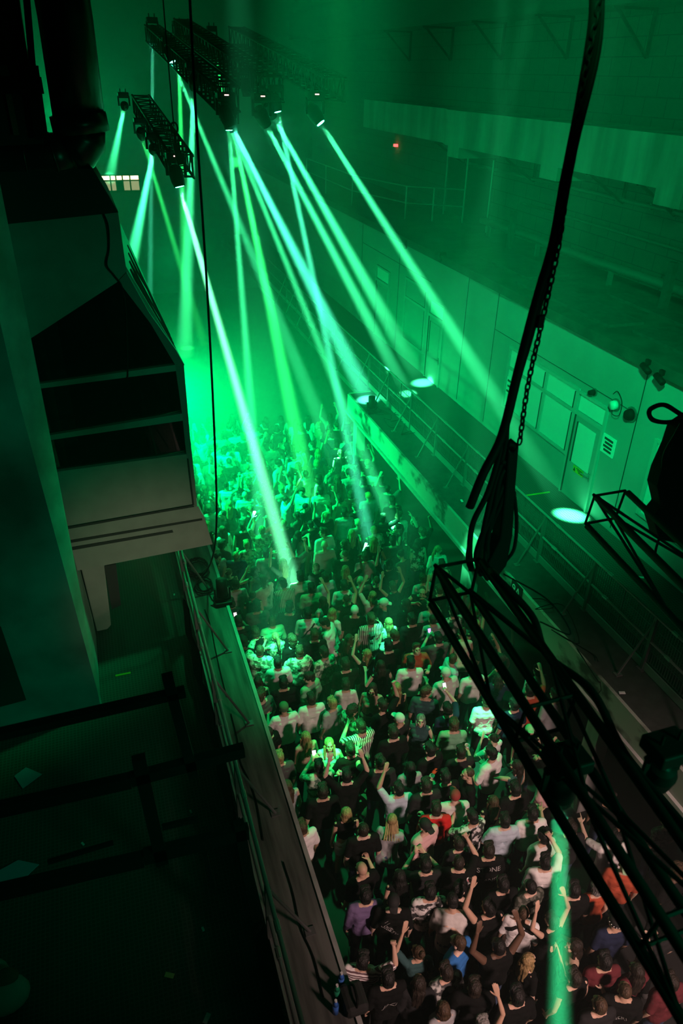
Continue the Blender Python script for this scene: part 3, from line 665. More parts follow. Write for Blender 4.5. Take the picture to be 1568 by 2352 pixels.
# paper sheets, scraps
M_blue = mat('blue paper', (.12, .3, .42), .8)
for q, lb in (([(33, 1783), (60, 1763), (97, 1779), (52, 1812)], 'smaller bluish sheet lying on the left walkway floor'), ([(-20, 2010), (42, 1976), (90, 1986), (8, 2064)], 'larger blue sheet on the walkway floor at the left edge')):
    tag(MB().poly([onz(u, v, 3.215) for u, v in q], (0, 0, .008)).build('paper_sheet', M_blue), lb, 'paper')
for (u, v, z, lb) in ((389, 2240, 3.2, 'yellowish paper scrap on the dark left floor, lower middle'), (475, 2339, 3.2, 'pale paper scrap on the left floor at the bottom photo edge'), (190, 1938, 3.2, 'white speck of litter on left floor between the black bars'), (438, 1864, 3.2, 'white speck of litter right of the small brace on the left floor'), (466, 2134, 3.2, 'white litter speck on left floor near the drape'), (400, 1366, 3.2, 'white litter speck on the lit far part of the left walkway'), (1472, 1326, 3.2, 'white litter scrap on right grating below the bright pool'), (1428, 1591, 3.2, 'pale litter scrap on the outer strip of the right balcony'), (1060, 1150, 3.2, 'white scrap on the right ledge by the fascia, left of the hoist')):
    p = onz(u, v, z+.012); a = random.random()*3; s = .05 if 'speck' not in lb else .025
    tag(MB().obox(p, (V((math.cos(a), math.sin(a), 0)), V((-math.sin(a), math.cos(a), 0)), V((0, 0, 1))), (s, s*.5, .006)).build('litter_scrap', mat('litter yellow', (.6, .5, .2)) if 'yellow' in lb else M_white), lb, 'litter', 'litter scraps on the balconies')
tp = MB().beam(onz(1208, 1138, 3.215), onz(1262, 1130, 3.215), .05, .006); tag(tp.build('floor_tape', M_yellow), 'strip of yellow tape on the right grating floor', 'tape')
tp = MB().beam(onz(265, 1552, 3.205), onz(300, 1545, 3.205), .04, .006); tag(tp.build('floor_tape', M_yellow), 'short dim tape mark on the left walkway floor', 'tape')
# coils of cable on the left ledge
def coil(c, R, n, label, r=.013):
    pts = []
    for i in range(n*10):
        t = 2*math.pi*i/10
        pts.append(c+V((R*(1+.16*math.sin(i*.37))*math.cos(t)+.03*math.sin(i*.9), R*1.5*(1+.12*math.cos(i*.53))*math.sin(t), .016+.0032*i)))
    tag(MB().tube(pts, r, 5).build('cable_coil', M_black, None, True), label, 'cable')
coil(onz(456, 1312, 3.2), .2, 5, 'larger coil of black cable on the left ledge')
coil(onz(470, 1352, 3.2), .15, 3, 'smaller tangled coil of black cable below the large one on the left ledge')
for k, (pts, lb) in enumerate((
   ([(478, 1360), (490, 1380), (505, 1376), (500, 1395), (484, 1390)], 'loose cable end snaking beside the left ledge lamp'),
   ([(470, 1400), (484, 1440), (494, 1490), (505, 1540), (520, 1600)], 'thin cable running along the left ledge next to its rail'),
   ([(530, 1640), (545, 1700), (552, 1750), (575, 1800), (590, 1850), (604, 1930)], 'thin cable trailing along the near stretch of the left ledge'),
   ([(650, 1980), (672, 2050), (690, 2130), (720, 2200), (742, 2290)], 'dark cable trailing down the scuffed nearest ledge'))):
    tag(MB().tube(smooth_path([onz(u, v, 3.215) for u, v in pts], 6), .01, 5).build('loose_cable', M_black, None, True), lb, 'cable', 'loose cables on the left ledge')
def tangle(u, v, n, label, seed):
    rnd = random.Random(seed); c = onz(u, v, 3.23); pts = [c+V((rnd.uniform(-.35, .3), rnd.uniform(-1.0, 1.0), rnd.uniform(0, .08))) for _ in range(n)]
    pts.sort(key=lambda p: p.y+rnd.uniform(-.5, .5))
    tag(MB().tube(smooth_path(pts, 5), .009, 5).build('loose_cable', M_black, None, True), label, 'cable', 'loose cables on the right balcony')
tangle(880, 955, 16, 'tangle of dark cable by the lit corner of the right balcony', 3)
tangle(915, 970, 14, 'second cable tangle behind the standing lamp on the right balcony', 4)
tangle(1296, 1440, 9, 'cable mess at foot of the right railing, nearer the camera', 5)
tag(MB().tube(smooth_path([onz(1325, 1490, 3.23), onz(1370, 1560, 3.23), onz(1378, 1566, 3.22), ], 6) + [onx(1380, 1585, 7.02), onx(1365, 1602, 7.02)], .008, 5).build('loose_cable', M_black, None, True), 'thin cable dropping over the right balcony fascia', 'cable')
# items at the bottom end of the left ledge
def bottle(u, v, c, lb):
    p = onz(u, v, 3.2); r = empty('drink_bottle', p, lb, 'bottle')
    MB().cyl(p, p+V((0, 0, .16)), .034, 12).cyl(p+V((0, 0, .16)), p+V((0, 0, .22)), .034, 12, .013).build('body', c, r, True)
    MB().cyl(p+V((0, 0, .22)), p+V((0, 0, .245)), .015, 10).build('cap', M_white, r)
bottle(773, 2290, mat('green bottle', (.02, .25, .12), .2, spec=.6), 'small green bottle on the near end of left ledge')
bottle(783, 2262, mat('blue bottle', (.05, .15, .5), .2, spec=.6), 'small blue bottle beside the dark bag on the ledge')
bottle(770, 2325, mat('blue bottle', (.05, .15, .5)), 'blue topped bottle lowest on the near ledge')
bg = empty('equipment_bag', onz(812, 2300, 3.2), 'black equipment bag on the near end of the left ledge', 'bag')
p = onz(812, 2312, 3.2)
MB().box(p+V((-.12, -.12, 0)), p+V((.14, .2, .15))).build('body', mat('black nylon', (.02, .02, .02), .7, bump=.5, scale=8), bg, bevel=.05)
MB().tube(smooth_path([p+V((0, -.08, .14)), p+V((.02, -.04, .2)), p+V((.03, .1, .2)), p+V((.02, .15, .14))], 5), .014, 6).build('handle', M_black, bg, True)
ja = empty('clothing_heap', onz(20, 2310, 3.2), 'blurred heap of grey and reddish clothes in the bottom left corner', 'clothes')
p = onz(15, 2300, 3.2)
MB().ball(p+V((0, 0, .12)), (.26, .2, .16), 16, 10).ball(p+V((-.15, .2, .1)), (.2, .25, .12), 16, 10).build('grey_coat', mat('grey cloth', (.25, .25, .24), .9, bump=.8, scale=5), ja, True)
MB().ball(p+V((.03, .1, .26)), (.14, .1, .07), 16, 10).build('red_scarf', mat('red cloth', (.4, .06, .04), .9, bump=.8, scale=6), ja, True)
# ================================================================= PEOPLE
def caps_mesh(caps, balls, voxel, smooth=2, dec=None, disp=0., seed=0):
    """one continuous surface from tapered limbs and ellipsoids (voxel remeshed)"""
    mb = MB()
    for (p, q, r0, r1) in caps:
        p = V(p); q = V(q); d = q-p
        if d.length < 1e-4: mb.ball(p, r0, 10, 8); continue
        mb.cyl(p, q, r0, 12, r1); mb.ball(p, r0, 12, 8); mb.ball(q, r1, 12, 8)
    for b in balls: mb.ball(V(b[0]), b[1], 16, 10, b[2] if len(b) > 2 else None)
    me = bpy.data.meshes.new('tmp'); me.from_pydata(mb.v, [], mb.f)
    bm = bmesh.new(); bm.from_mesh(me); bmesh.ops.recalc_face_normals(bm, faces=bm.faces); bm.to_mesh(me); bm.free()
    o = bpy.data.objects.new('tmp', me); COL.objects.link(o)
    m = o.modifiers.new('r', 'REMESH'); m.mode = 'VOXEL'; m.voxel_size = voxel
    if smooth: m = o.modifiers.new('s', 'SMOOTH'); m.factor = .5; m.iterations = smooth
    if disp:
        t = bpy.data.textures.new('t', 'CLOUDS'); t.noise_scale = .09; t.noise_depth = 2
        m = o.modifiers.new('d', 'DISPLACE'); m.texture = t; m.strength = disp; m.mid_level = .5
    if dec: m = o.modifiers.new('c', 'DECIMATE'); m.ratio = dec
    dg = bpy.context.evaluated_depsgraph_get(); out = bpy.data.meshes.new_from_object(o.evaluated_get(dg))
    for p in out.polygons: p.use_smooth = True
    bpy.data.objects.remove(o); bpy.data.meshes.remove(me)
    return out
def hand(wr, d, side_v, palm_n, kind, mir):
    """palm, four unequal fingers and a thumb. d: along the hand, palm_n: out of the palm"""
    d = d.normalized(); n = (palm_n-d*palm_n.dot(d)).normalized(); s = d.cross(n)*mir
    C = [];
    k0 = wr+d*.015; 
    for a in (-.022, -.007, .008, .022): C.append((k0+s*a*.7, wr+d*.085+s*a*1.25, .0135, .0125))
    curl = {'open': (.12, .18, .2), 'relax': (.45, .55, .4), 'fist': (1.35, 1.5, 1.0), 'grip': (.75, .95, .7), 'point': (1.35, 1.5, 1.0)}[kind]
    for i, (a, L) in enumerate(((-.029, .062), (-.0095, .075), (.0105, .08), (.029, .072))):
        cu = curl if not (kind == 'point' and i == 3) else (.05, .05, .05)
        p = wr+d*.088+s*a; ang = 0.; sp = s*(a*2.2 if kind == 'open' else a*.6)
        for j, f in enumerate((.45, .31, .24)):
            ang += cu[j]; q = p+(d*math.cos(ang)+n*math.sin(ang)+sp*.8)*(L*f*1.12)
            C.append((p, q, .0108-.0009*j, .0102-.0009*j)); p = q
    p = wr+d*.03+s*.026; t = (d*.55+s*.75+n*.35).normalized() if kind != 'fist' else (d*.7+s*.25+n*.65).normalized()
    q = p+t*.042; C.append((p, q, .014, .0118)); t2 = (t+d*.6+n*(.3 if kind in ('fist', 'grip') else 0)).normalized(); C.append((q, q+t2*.034, .0115, .0095))
    return C
def rot(yaw, pitch, roll): return Euler((pitch, roll, yaw)).to_matrix()
# pose: arms as (elbow, wrist) relative to the shoulder, for the right side x > 0; None = hanging
DN = (V((.06, -.03, -.29)), V((.07, .04, -.54)))
POSES = {
 'stand':   dict(R=DN, L=DN, hr='relax', hl='relax'),
 'look_right': dict(R=DN, L=DN, hr='relax', hl='relax', head=(-1.0, -.05, 0)),
 'look_left': dict(R=DN, L=DN, hr='relax', hl='relax', head=(1.0, -.05, 0)),
 'dance':   dict(R=(V((.12, .04, -.26)), V((.04, .27, -.2))), L=(V((.13, .02, -.26)), V((.06, .25, -.12))), hr='fist', hl='relax', lean=.08),
 'right_up': dict(R=(V((.12, .1, .24)), V((.06, .2, .48))), L=DN, hr='open', hl='relax'),
 'left_up': dict(R=DN, L=(V((.13, .1, .22)), V((.02, .2, .45))), hr='relax', hl='open', head=(.3, .1, 0)),
 'both_up': dict(R=(V((.17, .06, .22)), V((.1, .12, .47))), L=(V((.17, .06, .22)), V((.1, .12, .47))), hr='open', hl='open'),
 'fist_up': dict(R=(V((.24, .08, .12)), V((.2, .16, .38))), L=DN, hr='fist', hl='relax'),
 'phone':   dict(R=(V((.09, .2, -.2)), V((-.1, .36, -.02))), L=(V((.09, .2, -.2)), V((-.1, .36, -.03))), hr='grip', hl='grip', head=(0, -.22, 0)),
 'phone_high': dict(R=(V((.1, .22, .1)), V((-.04, .33, .32))), L=DN, hr='grip', hl='relax'),
 'drink':   dict(R=(V((.1, .05, -.26)), V((.1, .29, -.14))), L=DN, hr='grip', hl='relax'),
 'lean':    dict(R=(V((.09, .06, -.27)), V((.0, .27, -.33))), L=DN, hr='relax', hl='relax', lean=.32, head=(.25, -.4, 0)),
 'point':   dict(R=DN, L=(V((.12, .24, -.1)), V((.1, .5, -.04))), hr='relax', hl='point', head=(.4, 0, 0)),
 'face_touch': dict(R=(V((.17, .1, -.18)), V((-.1, .24, .02))), L=(V((.2, .1, -.1)), V((-.04, .2, .1))), hr='open', hl='open', head=(.2, .05, 0)),
 'folded':  dict(R=(V((.11, .03, -.27)), V((-.17, .2, -.24))), L=(V((.11, .03, -.27)), V((-.16, .23, -.2))), hr='relax', hl='relax', head=(0, -.1, .08)),
 'look_up': dict(R=DN, L=(V((.12, .05, -.25)), V((.03, .27, -.15))), hr='relax', hl='grip', head=(.1, .45, 0)),
}
def joints(pose, fem):
    P = POSES[pose]; k = .88 if fem else 1.
    ln = P.get('lean', 0.)
    def L(p):  # lean about the hips
        p = V(p); q = p-V((0, 0, .95)); q = Matrix.Rotation(-ln, 3, 'X') @ q; return q+V((0, 0, .95))
    J = dict(L=L, k=k, head=L((0, .02, 1.6)), hr=rot(*P.get('head', (0, 0, 0))))
    for sd, mir in (('R', 1), ('L', -1)):
        sh = L((.185*k*mir, -.01, 1.425)); e, w = P[sd]
        J['sh'+sd] = sh; J['el'+sd] = sh+V((e.x*mir, e.y, e.z)); J['wr'+sd] = sh+V((w.x*mir, w.y, w.z))
    return J
def torso_caps(J, fem, g):
    L = J['L']; k = J['k']; c = []
    if fem:
        c += [(L((-.085, .0, 1.34)), L((.085, .0, 1.34)), .088+g, .088+g), (L((-.05, .0, 1.14)), L((.05, .0, 1.14)), .082+g, .082+g), (L((-.085, -.01, .95)), L((.085, -.01, .95)), .105+g, .105+g),
              (L((-.1, -.01, 1.41)), L((.1, -.01, 1.41)), .06+g, .06+g), (L((-.07, .085, 1.28)), L((.07, .085, 1.28)), .05+g, .05+g)]
    else:
        c += [(L((-.11, .0, 1.32)), L((.11, .0, 1.32)), .108+g, .108+g), (L((-.08, .01, 1.12)), L((.08, .01, 1.12)), .1+g, .1+g), (L((-.075, 0, .96)), L((.075, 0, .96)), .108+g, .108+g),
              (L((-.135, -.015, 1.41)), L((.135, -.015, 1.41)), .068+g, .068+g)]
    c += [(c[0][0], c[1][0], c[0][2], c[1][2]), (c[0][1], c[1][1], c[0][2], c[1][2]), (c[1][0], c[2][0], c[1][2], c[2][2]), (c[1][1], c[2][1], c[1][2], c[2][2]), (c[0][0], c[3][0], c[0][2], c[3][2]), (c[0][1], c[3][1], c[0][2], c[3][2])]
    return c
LEG = {1: ((.09, 0, .92), (.105, .03, .5), (.11, -.03, .09)), -1: ((.09, 0, .92), (.1, .02, .5), (.125, .0, .09))}
def leg(m): return [V((p[0]*m, p[1], p[2])) for p in LEG[m]]
def body_mesh(pose, fem):
    P = POSES[pose]; J = joints(pose, fem); L = J['L']; a = .84 if fem else 1.
    C = torso_caps(J, fem, 0.); B = []
    for sd, m in (('R', 1), ('L', -1)):
        sh, el, wr = J['sh'+sd], J['el'+sd], J['wr'+sd]
        C += [(L((0, -.015, 1.46)), sh, .055*a, .052*a), (sh, sh.lerp(el, .45), .056*a, .049*a), (sh.lerp(el, .45), el, .049*a, .038*a), (el, el.lerp(wr, .3), .041*a, .041*a), (el.lerp(wr, .3), wr, .04*a, .026*a)]
        d = (wr-el).normalized(); kind = P['h'+sd.lower()]
        pn = V((-m, .2, 0)) if abs(d.z) > .6 and d.z < 0 else (V((0, -1, 0)) if kind in ('grip', 'fist') and d.y < .5 else (V((0, 1, -.2)) if d.z > .5 else V((-m*.4, 0, -1))))
        C += hand(wr, d, None, pn, kind, m)
        h, kn, an = leg(m)
        C += [(h, kn, .088, .058), (kn, kn.lerp(an, .35), .055, .057), (kn.lerp(an, .35), an, .055, .04), (an-V((0, .03, .045)), an+V((.012*m, .15, -.05)), .042, .032)]
    H = J['head']; R = J['hr']; ax = tuple(R.col[i] for i in range(3))
    def h(x, y, z): return H + R @ V((x, y, z))
    s = .95 if fem else 1.
    C += [(L((0, -.02, 1.44)), h(0, -.012, -.02), .055*a, .05*a)]
    B += [(h(0, -.008, .045), (.075*s, .096*s, .092*s), ax), (h(0, .028, -.025), (.058*s, .066*s, .075*s), ax), (h(0, .062, -.078), (.026, .022, .018), ax),
          (h(0, .106, .0), (.013, .018, .014), ax), (h(0, .096, .022), (.01, .014, .03), ax), (h(0, .082, .047), (.05, .016, .012), ax),
          (h(0, .09, -.04), (.023, .012, .008), ax), (h(0, .086, -.052), (.02, .012, .008), ax), (h(.04, .068, -.005), (.022, .02, .018), ax), (h(-.04, .068, -.005), (.022, .02, .018), ax)]
    for m in (1, -1): B.append((h(.077*m*s, -.01, .005), (.011, .022, .031), ax))
    return caps_mesh(C, B, .0085, 1, .45), J
def shirt_mesh(J, fem, kind):
    g = .016; L = J['L']; a = .84 if fem else 1.; C = torso_caps(J, fem, g)
    if kind == 'crop': C = [c for i, c in enumerate(C) if i not in (2, 7, 8)]
    else:
        w = .09 if fem else .08
        C += [(L((-w, 0, .93)), L((w, 0, .93)), .118+.012, .118+.012)]
    fr = {'tee': .82, 'long': 1., 'tank': 0., 'crop': 0., 'jacket': 1.}[kind]; x = .02 if kind == 'jacket' else 0.
    for sd in 'RL':
        sh, el, wr = J['sh'+sd], J['el'+sd], J['wr'+sd]
        C += [(L((0, -.02, 1.435)), sh, .066*a+x, .062*a+x)]
        if fr: C += [(sh, sh.lerp(el, fr), .07*a+x, .064*a+x)]
        if fr == 1.: C += [(el, el.lerp(wr, .93), .056*a+x, .04*a+x)]
        if kind == 'long' or kind == 'jacket': pass
    return caps_mesh(C, [], .0125, 2, .6, .02)
def trousers_mesh(fem, short=False):
    C = [((-.08, 0, .97), (.08, 0, .97), .118, .118), ((-.085, 0, .9), (.085, 0, .9), .116, .116)]
    for m in (1, -1):
        h, kn, an = leg(m)
        if short: C += [(h, h.lerp(kn, .55), .1, .088)]
        else: C += [(h, kn, .1, .074), (kn, an+V((0, 0, .03)), .072, .058)]
    return caps_mesh(C, [], .0135, 2, .6, .012)
def shoes_mesh():
    C = []
    for m in (1, -1):
        an = leg(m)[2]; C += [(an-V((0, .035, .045)), an+V((.014*m, .17, -.048)), .05, .042), (an-V((0, .03, .03)), an-V((0, .02, 0)), .05, .047)]
    return caps_mesh(C, [], .012, 1, .6)
HAIR = {}
def hair_mesh(style):
    """in head space: origin at the head centre, face towards +Y"""
    if style in HAIR: return HAIR[style]
    B = []; C = []; d = .014
    if style == 'crop': B = [((0, -.022, .062), (.081, .094, .09)), ((0, -.045, .005), (.076, .068, .07))]; d = .008
    elif style == 'shaved': B = [((0, -.018, .054), (.0775, .0935, .0895))]; d = 0
    elif style == 'short': B = [((0, -.02, .07), (.088, .1, .095)), ((0, -.05, .0), (.08, .07, .075)), ((.02, .05, .125), (.06, .05, .035)), ((-.03, .04, .13), (.05, .05, .03))]; d = .022
    elif style == 'curly': B = [((0, -.015, .075), (.098, .108, .1)), ((0, -.055, .02), (.09, .075, .085)), ((0, .06, .12), (.07, .05, .045))]; d = .05
    elif style == 'long': B = [((0, -.025, .06), (.09, .1, .095)), ((0, -.07, -.04), (.09, .06, .12))]; C = [((-.04, -.085, -.05), (-.05, -.1, -.32), .055, .035), ((.04, -.085, -.05), (.05, -.1, -.3), .055, .032), ((0, -.09, -.05), (0, -.11, -.36), .06, .03), ((.08, -.0, .0), (.09, -.02, -.2), .028, .02), ((-.08, 0, .0), (-.09, -.02, -.22), .028, .02)]; d = .02
    elif style == 'bob': B = [((0, -.02, .06), (.092, .1, .096)), ((0, -.06, -.03), (.095, .065, .09)), ((.075, -.01, -.03), (.03, .05, .075)), ((-.075, -.01, -.03), (.03, .05, .075))]; d = .018
    elif style == 'ponytail': B = [((0, -.022, .062), (.083, .096, .09)), ((0, -.12, .07), (.035, .035, .035))]; C = [((0, -.13, .06), (0, -.17, -.06), .034, .036), ((0, -.17, -.06), (.01, -.15, -.24), .036, .015)]; d = .01
    elif style == 'bun': B = [((0, -.022, .062), (.083, .096, .09)), ((0, -.085, .135), (.046, .044, .042))]; d = .012
    elif style == 'braids': B = [((0, -.022, .06), (.084, .096, .09))]; C = [((x, -.07+.02*abs(i-3), .02), (x*1.5, -.11, -.26), .017, .011) for i, x in enumerate((-.08, -.055, -.028, 0, .028, .055, .08))]; d = .004
    elif style == 'cap': B = [((0, -.012, .062), (.087, .104, .094))]; C = [((-.045, .08, .055), (-.04, .15, .045), .014, .01), ((.045, .08, .055), (.04, .15, .045), .014, .01), ((0, .08, .06), (0, .165, .045), .014, .01), ((-.02, .08, .058), (-.02, .16, .045), .014, .01), ((.02, .08, .058), (.02, .16, .045), .014, .01)]; d = 0
    elif style == 'cap_back': B = [((0, -.012, .062), (.087, .104, .094))]; C = [((-.045, -.1, .04), (-.04, -.165, .02), .014, .01), ((.045, -.1, .04), (.04, -.165, .02), .014, .01), ((0, -.1, .042), (0, -.175, .02), .014, .01), ((-.02, -.1, .042), (-.02, -.17, .02), .014, .01), ((.02, -.1, .042), (.02, -.17, .02), .014, .01)]; d = 0
    elif style == 'beanie': B = [((0, -.014, .07), (.09, .104, .1)), ((0, -.014, .04), (.092, .106, .05))]; d = .004
    HAIR[style] = caps_mesh(C, B, .0085, 1, .6, d)
    return HAIR[style]
EYES = None
def eyes_mesh():
    global EYES
    if EYES is None:
        mb = MB()
        for m in (1, -1): mb.ball((.031*m, .0845, .02), (.014, .007, .0085), 8, 6)
        EYES = bpy.data.meshes.new('eyes'); EYES.from_pydata(mb.v, [], mb.f); EYES.materials.append(mat('dark eyes', (.02, .015, .012), .3))
    return EYES
_body = {}; _shirt = {}; _misc = {}
def get_body(pose, fem):
    k = (pose, fem)
    if k not in _body: _body[k] = body_mesh(pose, fem)
    return _body[k]
def get_shirt(pose, fem, kind):
    k = (pose, fem, kind)
    if k not in _shirt: _shirt[k] = shirt_mesh(get_body(pose, fem)[1], fem, kind)
    return _shirt[k]
def misc(k, f):
    if k not in _misc: _misc[k] = f()
    return _misc[k]
SKIN = [mat('skin %d' % i, c, .55) for i, c in enumerate(((.48, .30, .22), (.42, .26, .18), (.34, .2, .13), (.52, .35, .27), (.10, .055, .035)))]
HC = {n: mat('hair '+n, c, .55, c2=tuple(x*.4 for x in c), scale=45, stretch=(1, 1, .12), bump=1.) for n, c in dict(black=(.012, .011, .01), dark=(.025, .018, .013), brown=(.075, .045, .025), blond=(.36, .25, .11), grey=(.22, .21, .2), red=(.25, .09, .04)).items()}
HC.update({'cap '+n: mat('cap '+n, c, .8) for n, c in dict(black=(.012, .012, .012), white=(.55, .55, .53), green=(.06, .12, .06), red=(.25, .03, .03), lime=(.3, .5, .3), orange=(.8, .25, .08)).items()})  # lime puts green light into one hat and one head of hair
CL = {n: mat('cloth '+n, c, .9, spec=.08, bump=1., scale=6) for n, c in dict(black=(.006, .006, .006), charcoal=(.017, .017, .018), white=(.62, .6, .59), offwhite=(.5, .47, .45), grey=(.26, .26, .27), darkgrey=(.07, .07, .07), pink=(.55, .34, .33), red=(.5, .02, .02), rust=(.36, .07, .035), maroon=(.1, .02, .025), purple=(.13, .095, .19), blue=(.03, .13, .36), paleblue=(.38, .45, .52), green=(.16, .36, .22), teal=(.03, .07, .07), denim=(.05, .07, .12), khaki=(.18, .15, .1), navy=(.015, .02, .045), tan=(.35, .25, .18)).items()}
def pattern(name, c, c2, kind, scale):
    m = bpy.data.materials.new('cloth '+name); m.use_nodes = True; nt = m.node_tree; b = nt.nodes['Principled BSDF']; b.inputs['Roughness'].default_value = .85
    tc = nt.nodes.new('ShaderNodeTexCoord')
    if kind == 'noise':
        t = nt.nodes.new('ShaderNodeTexNoise'); t.inputs['Scale'].default_value = scale; t.inputs['Detail'].default_value = 3; nt.links.new(tc.outputs['Object'], t.inputs[0]); f = t.outputs['Fac']
    else:
        t = nt.nodes.new('ShaderNodeTexWave'); t.bands_direction = kind; t.inputs['Scale'].default_value = scale; t.inputs['Distortion'].default_value = .6; nt.links.new(tc.outputs['Object'], t.inputs[0]); f = t.outputs['Fac']
    r = nt.nodes.new('ShaderNodeValToRGB'); r.color_ramp.elements[0].color = (*c, 1); r.color_ramp.elements[1].color = (*c2, 1); r.color_ramp.elements[0].position = .46; r.color_ramp.elements[1].position = .54
    nt.links.new(f, r.inputs[0]); nt.links.new(r.outputs[0], b.inputs['Base Color'])
    CL[name] = m
pattern('vstripe', (.02, .02, .02), (.6, .58, .52), 'X', 9)
pattern('hstripe', (.10, .05, .06), (.62, .58, .57), 'Z', 9)
pattern('camo', (.02, .025, .015), (.1, .1, .08), 'noise', 14)
pattern('print', (.03, .03, .03), (.4, .4, .38), 'noise', 9)
pattern('leaf', (.05, .12, .07), (.4, .5, .38), 'noise', 12)
pattern('monoprint', (.015, .015, .015), (.55, .53, .52), 'noise', 10)
M_shoe = mat('shoe rubber', (.05, .05, .05), .7)
def setm(o, m):
    o.material_slots[0].link = 'OBJECT'; o.material_slots[0].material = m
def link_part(name, me, parent, m):
    if not me.materials: me.materials.append(m)
    o = bpy.data.objects.new(name, me); COL.objects.link(o); o.parent = parent; setm(o, m)
    return o
NPEOPLE = 0
def person(loc, facing, sc, pose='stand', fem=False, top='black', kind='tee', hair='short', hc='dark', skin=0, legs='charcoal', label='person', group='crowd on the dance floor', near=True, shorts=False):
    """facing: degrees, 0 looks to the stage (+Y), positive turns left"""
    global NPEOPLE
    NPEOPLE += 1
    r = empty('person', loc, label, 'person', group); r.rotation_euler = (0, 0, math.radians(facing)); r.scale = (sc, sc, sc)
    me, J = get_body(pose, fem); link_part('body', me, r, SKIN[skin])
    if hair != 'bald':
        h = link_part('cap' if 'cap' in hair or hair == 'beanie' else 'hair', hair_mesh(hair), r, HC[hc])
        h.matrix_local = Matrix.Translation(J['head']) @ J['hr'].to_4x4()
        if 'cap' in hair:
            u = link_part('hair', hair_mesh('crop'), r, HC['dark']); u.matrix_local = h.matrix_local.copy() @ Matrix.Translation((0, -.012, -.03)) @ Matrix.Scale(.95, 4)
    link_part('shirt' if kind != 'jacket' else 'jacket', get_shirt(pose, fem, kind), r, CL[top])
    link_part('shorts' if shorts else 'trousers', misc(('tr', fem, shorts), lambda: trousers_mesh(fem, shorts)), r, CL[legs])
    link_part('shoes', misc('shoes', shoes_mesh), r, M_shoe)
    if near:
        e = link_part('eyes', eyes_mesh(), r, MATS['dark eyes']); e.matrix_local = Matrix.Translation(J['head']) @ J['hr'].to_4x4()
    return r, J
def wloc(r, p): return r.location + Euler(r.rotation_euler).to_matrix() @ (V(p)*r.scale[0])
M_cup = mat('plastic cup', (.7, .7, .7), .3, spec=.5); M_drink = mat('pink drink', (.45, .16, .18), .2)
M_phone = mat('phone body', (.02, .02, .022), .3); M_screen = emat('phone screen', (1, .78, .9), 2.2); M_screen2 = emat('violet phone screen', (.5, .3, 1), 2.2)
def cup(p, label):
    r = empty('drink_cup', p, label, 'cup', 'cups held in the crowd')
    mb = MB(); n = 14
    for (z0, r0, z1, r1) in ((0, .028, .11, .04), (.11, .04, .112, .043), (.112, .043, .105, .038), (.105, .038, .09, .036)): mb.cyl(p+V((0, 0, z0)), p+V((0, 0, z1)), r0, n, r1, caps=False)
    mb.cyl(p, p+V((0, 0, .004)), .028, n)
    mb.build('cup', M_cup, r, True); MB().cyl(p+V((0, 0, .08)), p+V((0, 0, .088)), .035, n).build('drink', M_drink, r)
def phone(p, ax, label, scr):
    r = empty('mobile_phone', p, label, 'phone', 'phones held in the crowd')
    MB().obox(p, ax, (.037, .006, .075)).build('case', M_phone, r, bevel=.003)
    MB().obox(p-ax[1]*.0065, ax, (.033, .001, .068)).build('screen', scr, r)
def on_back(r, J, pose, fem, kind, txt, size, z, m, name='lettering', shear=0., xo=0., tilt=0.):
    """letters laid on the back of the shirt"""
    sm = get_shirt(pose, fem, kind); bvh = BVHTree.FromPolygons([v.co.copy() for v in sm.vertices], [tuple(p.vertices) for p in sm.polygons])
    me = text_mesh(txt, size, 0.0005, shear) if isinstance(txt, str) else txt
    L = J['L']; ct, st = math.cos(tilt), math.sin(tilt)
    for v in me.vertices:
        x = v.co.x*ct-v.co.y*st+xo; zz = z+v.co.x*st+v.co.y*ct
        p = L((x, -.6, zz)); d = (L((x, .4, zz))-p).normalized()
        hit = bvh.ray_cast(p, d)
        v.co = (hit[0]-d*.011) if hit[0] is not None else L((x, -.13, zz))
    me.materials.clear(); me.materials.append(m)
    o = bpy.data.objects.new(name, me); COL.objects.link(o); o.parent = r
    return o
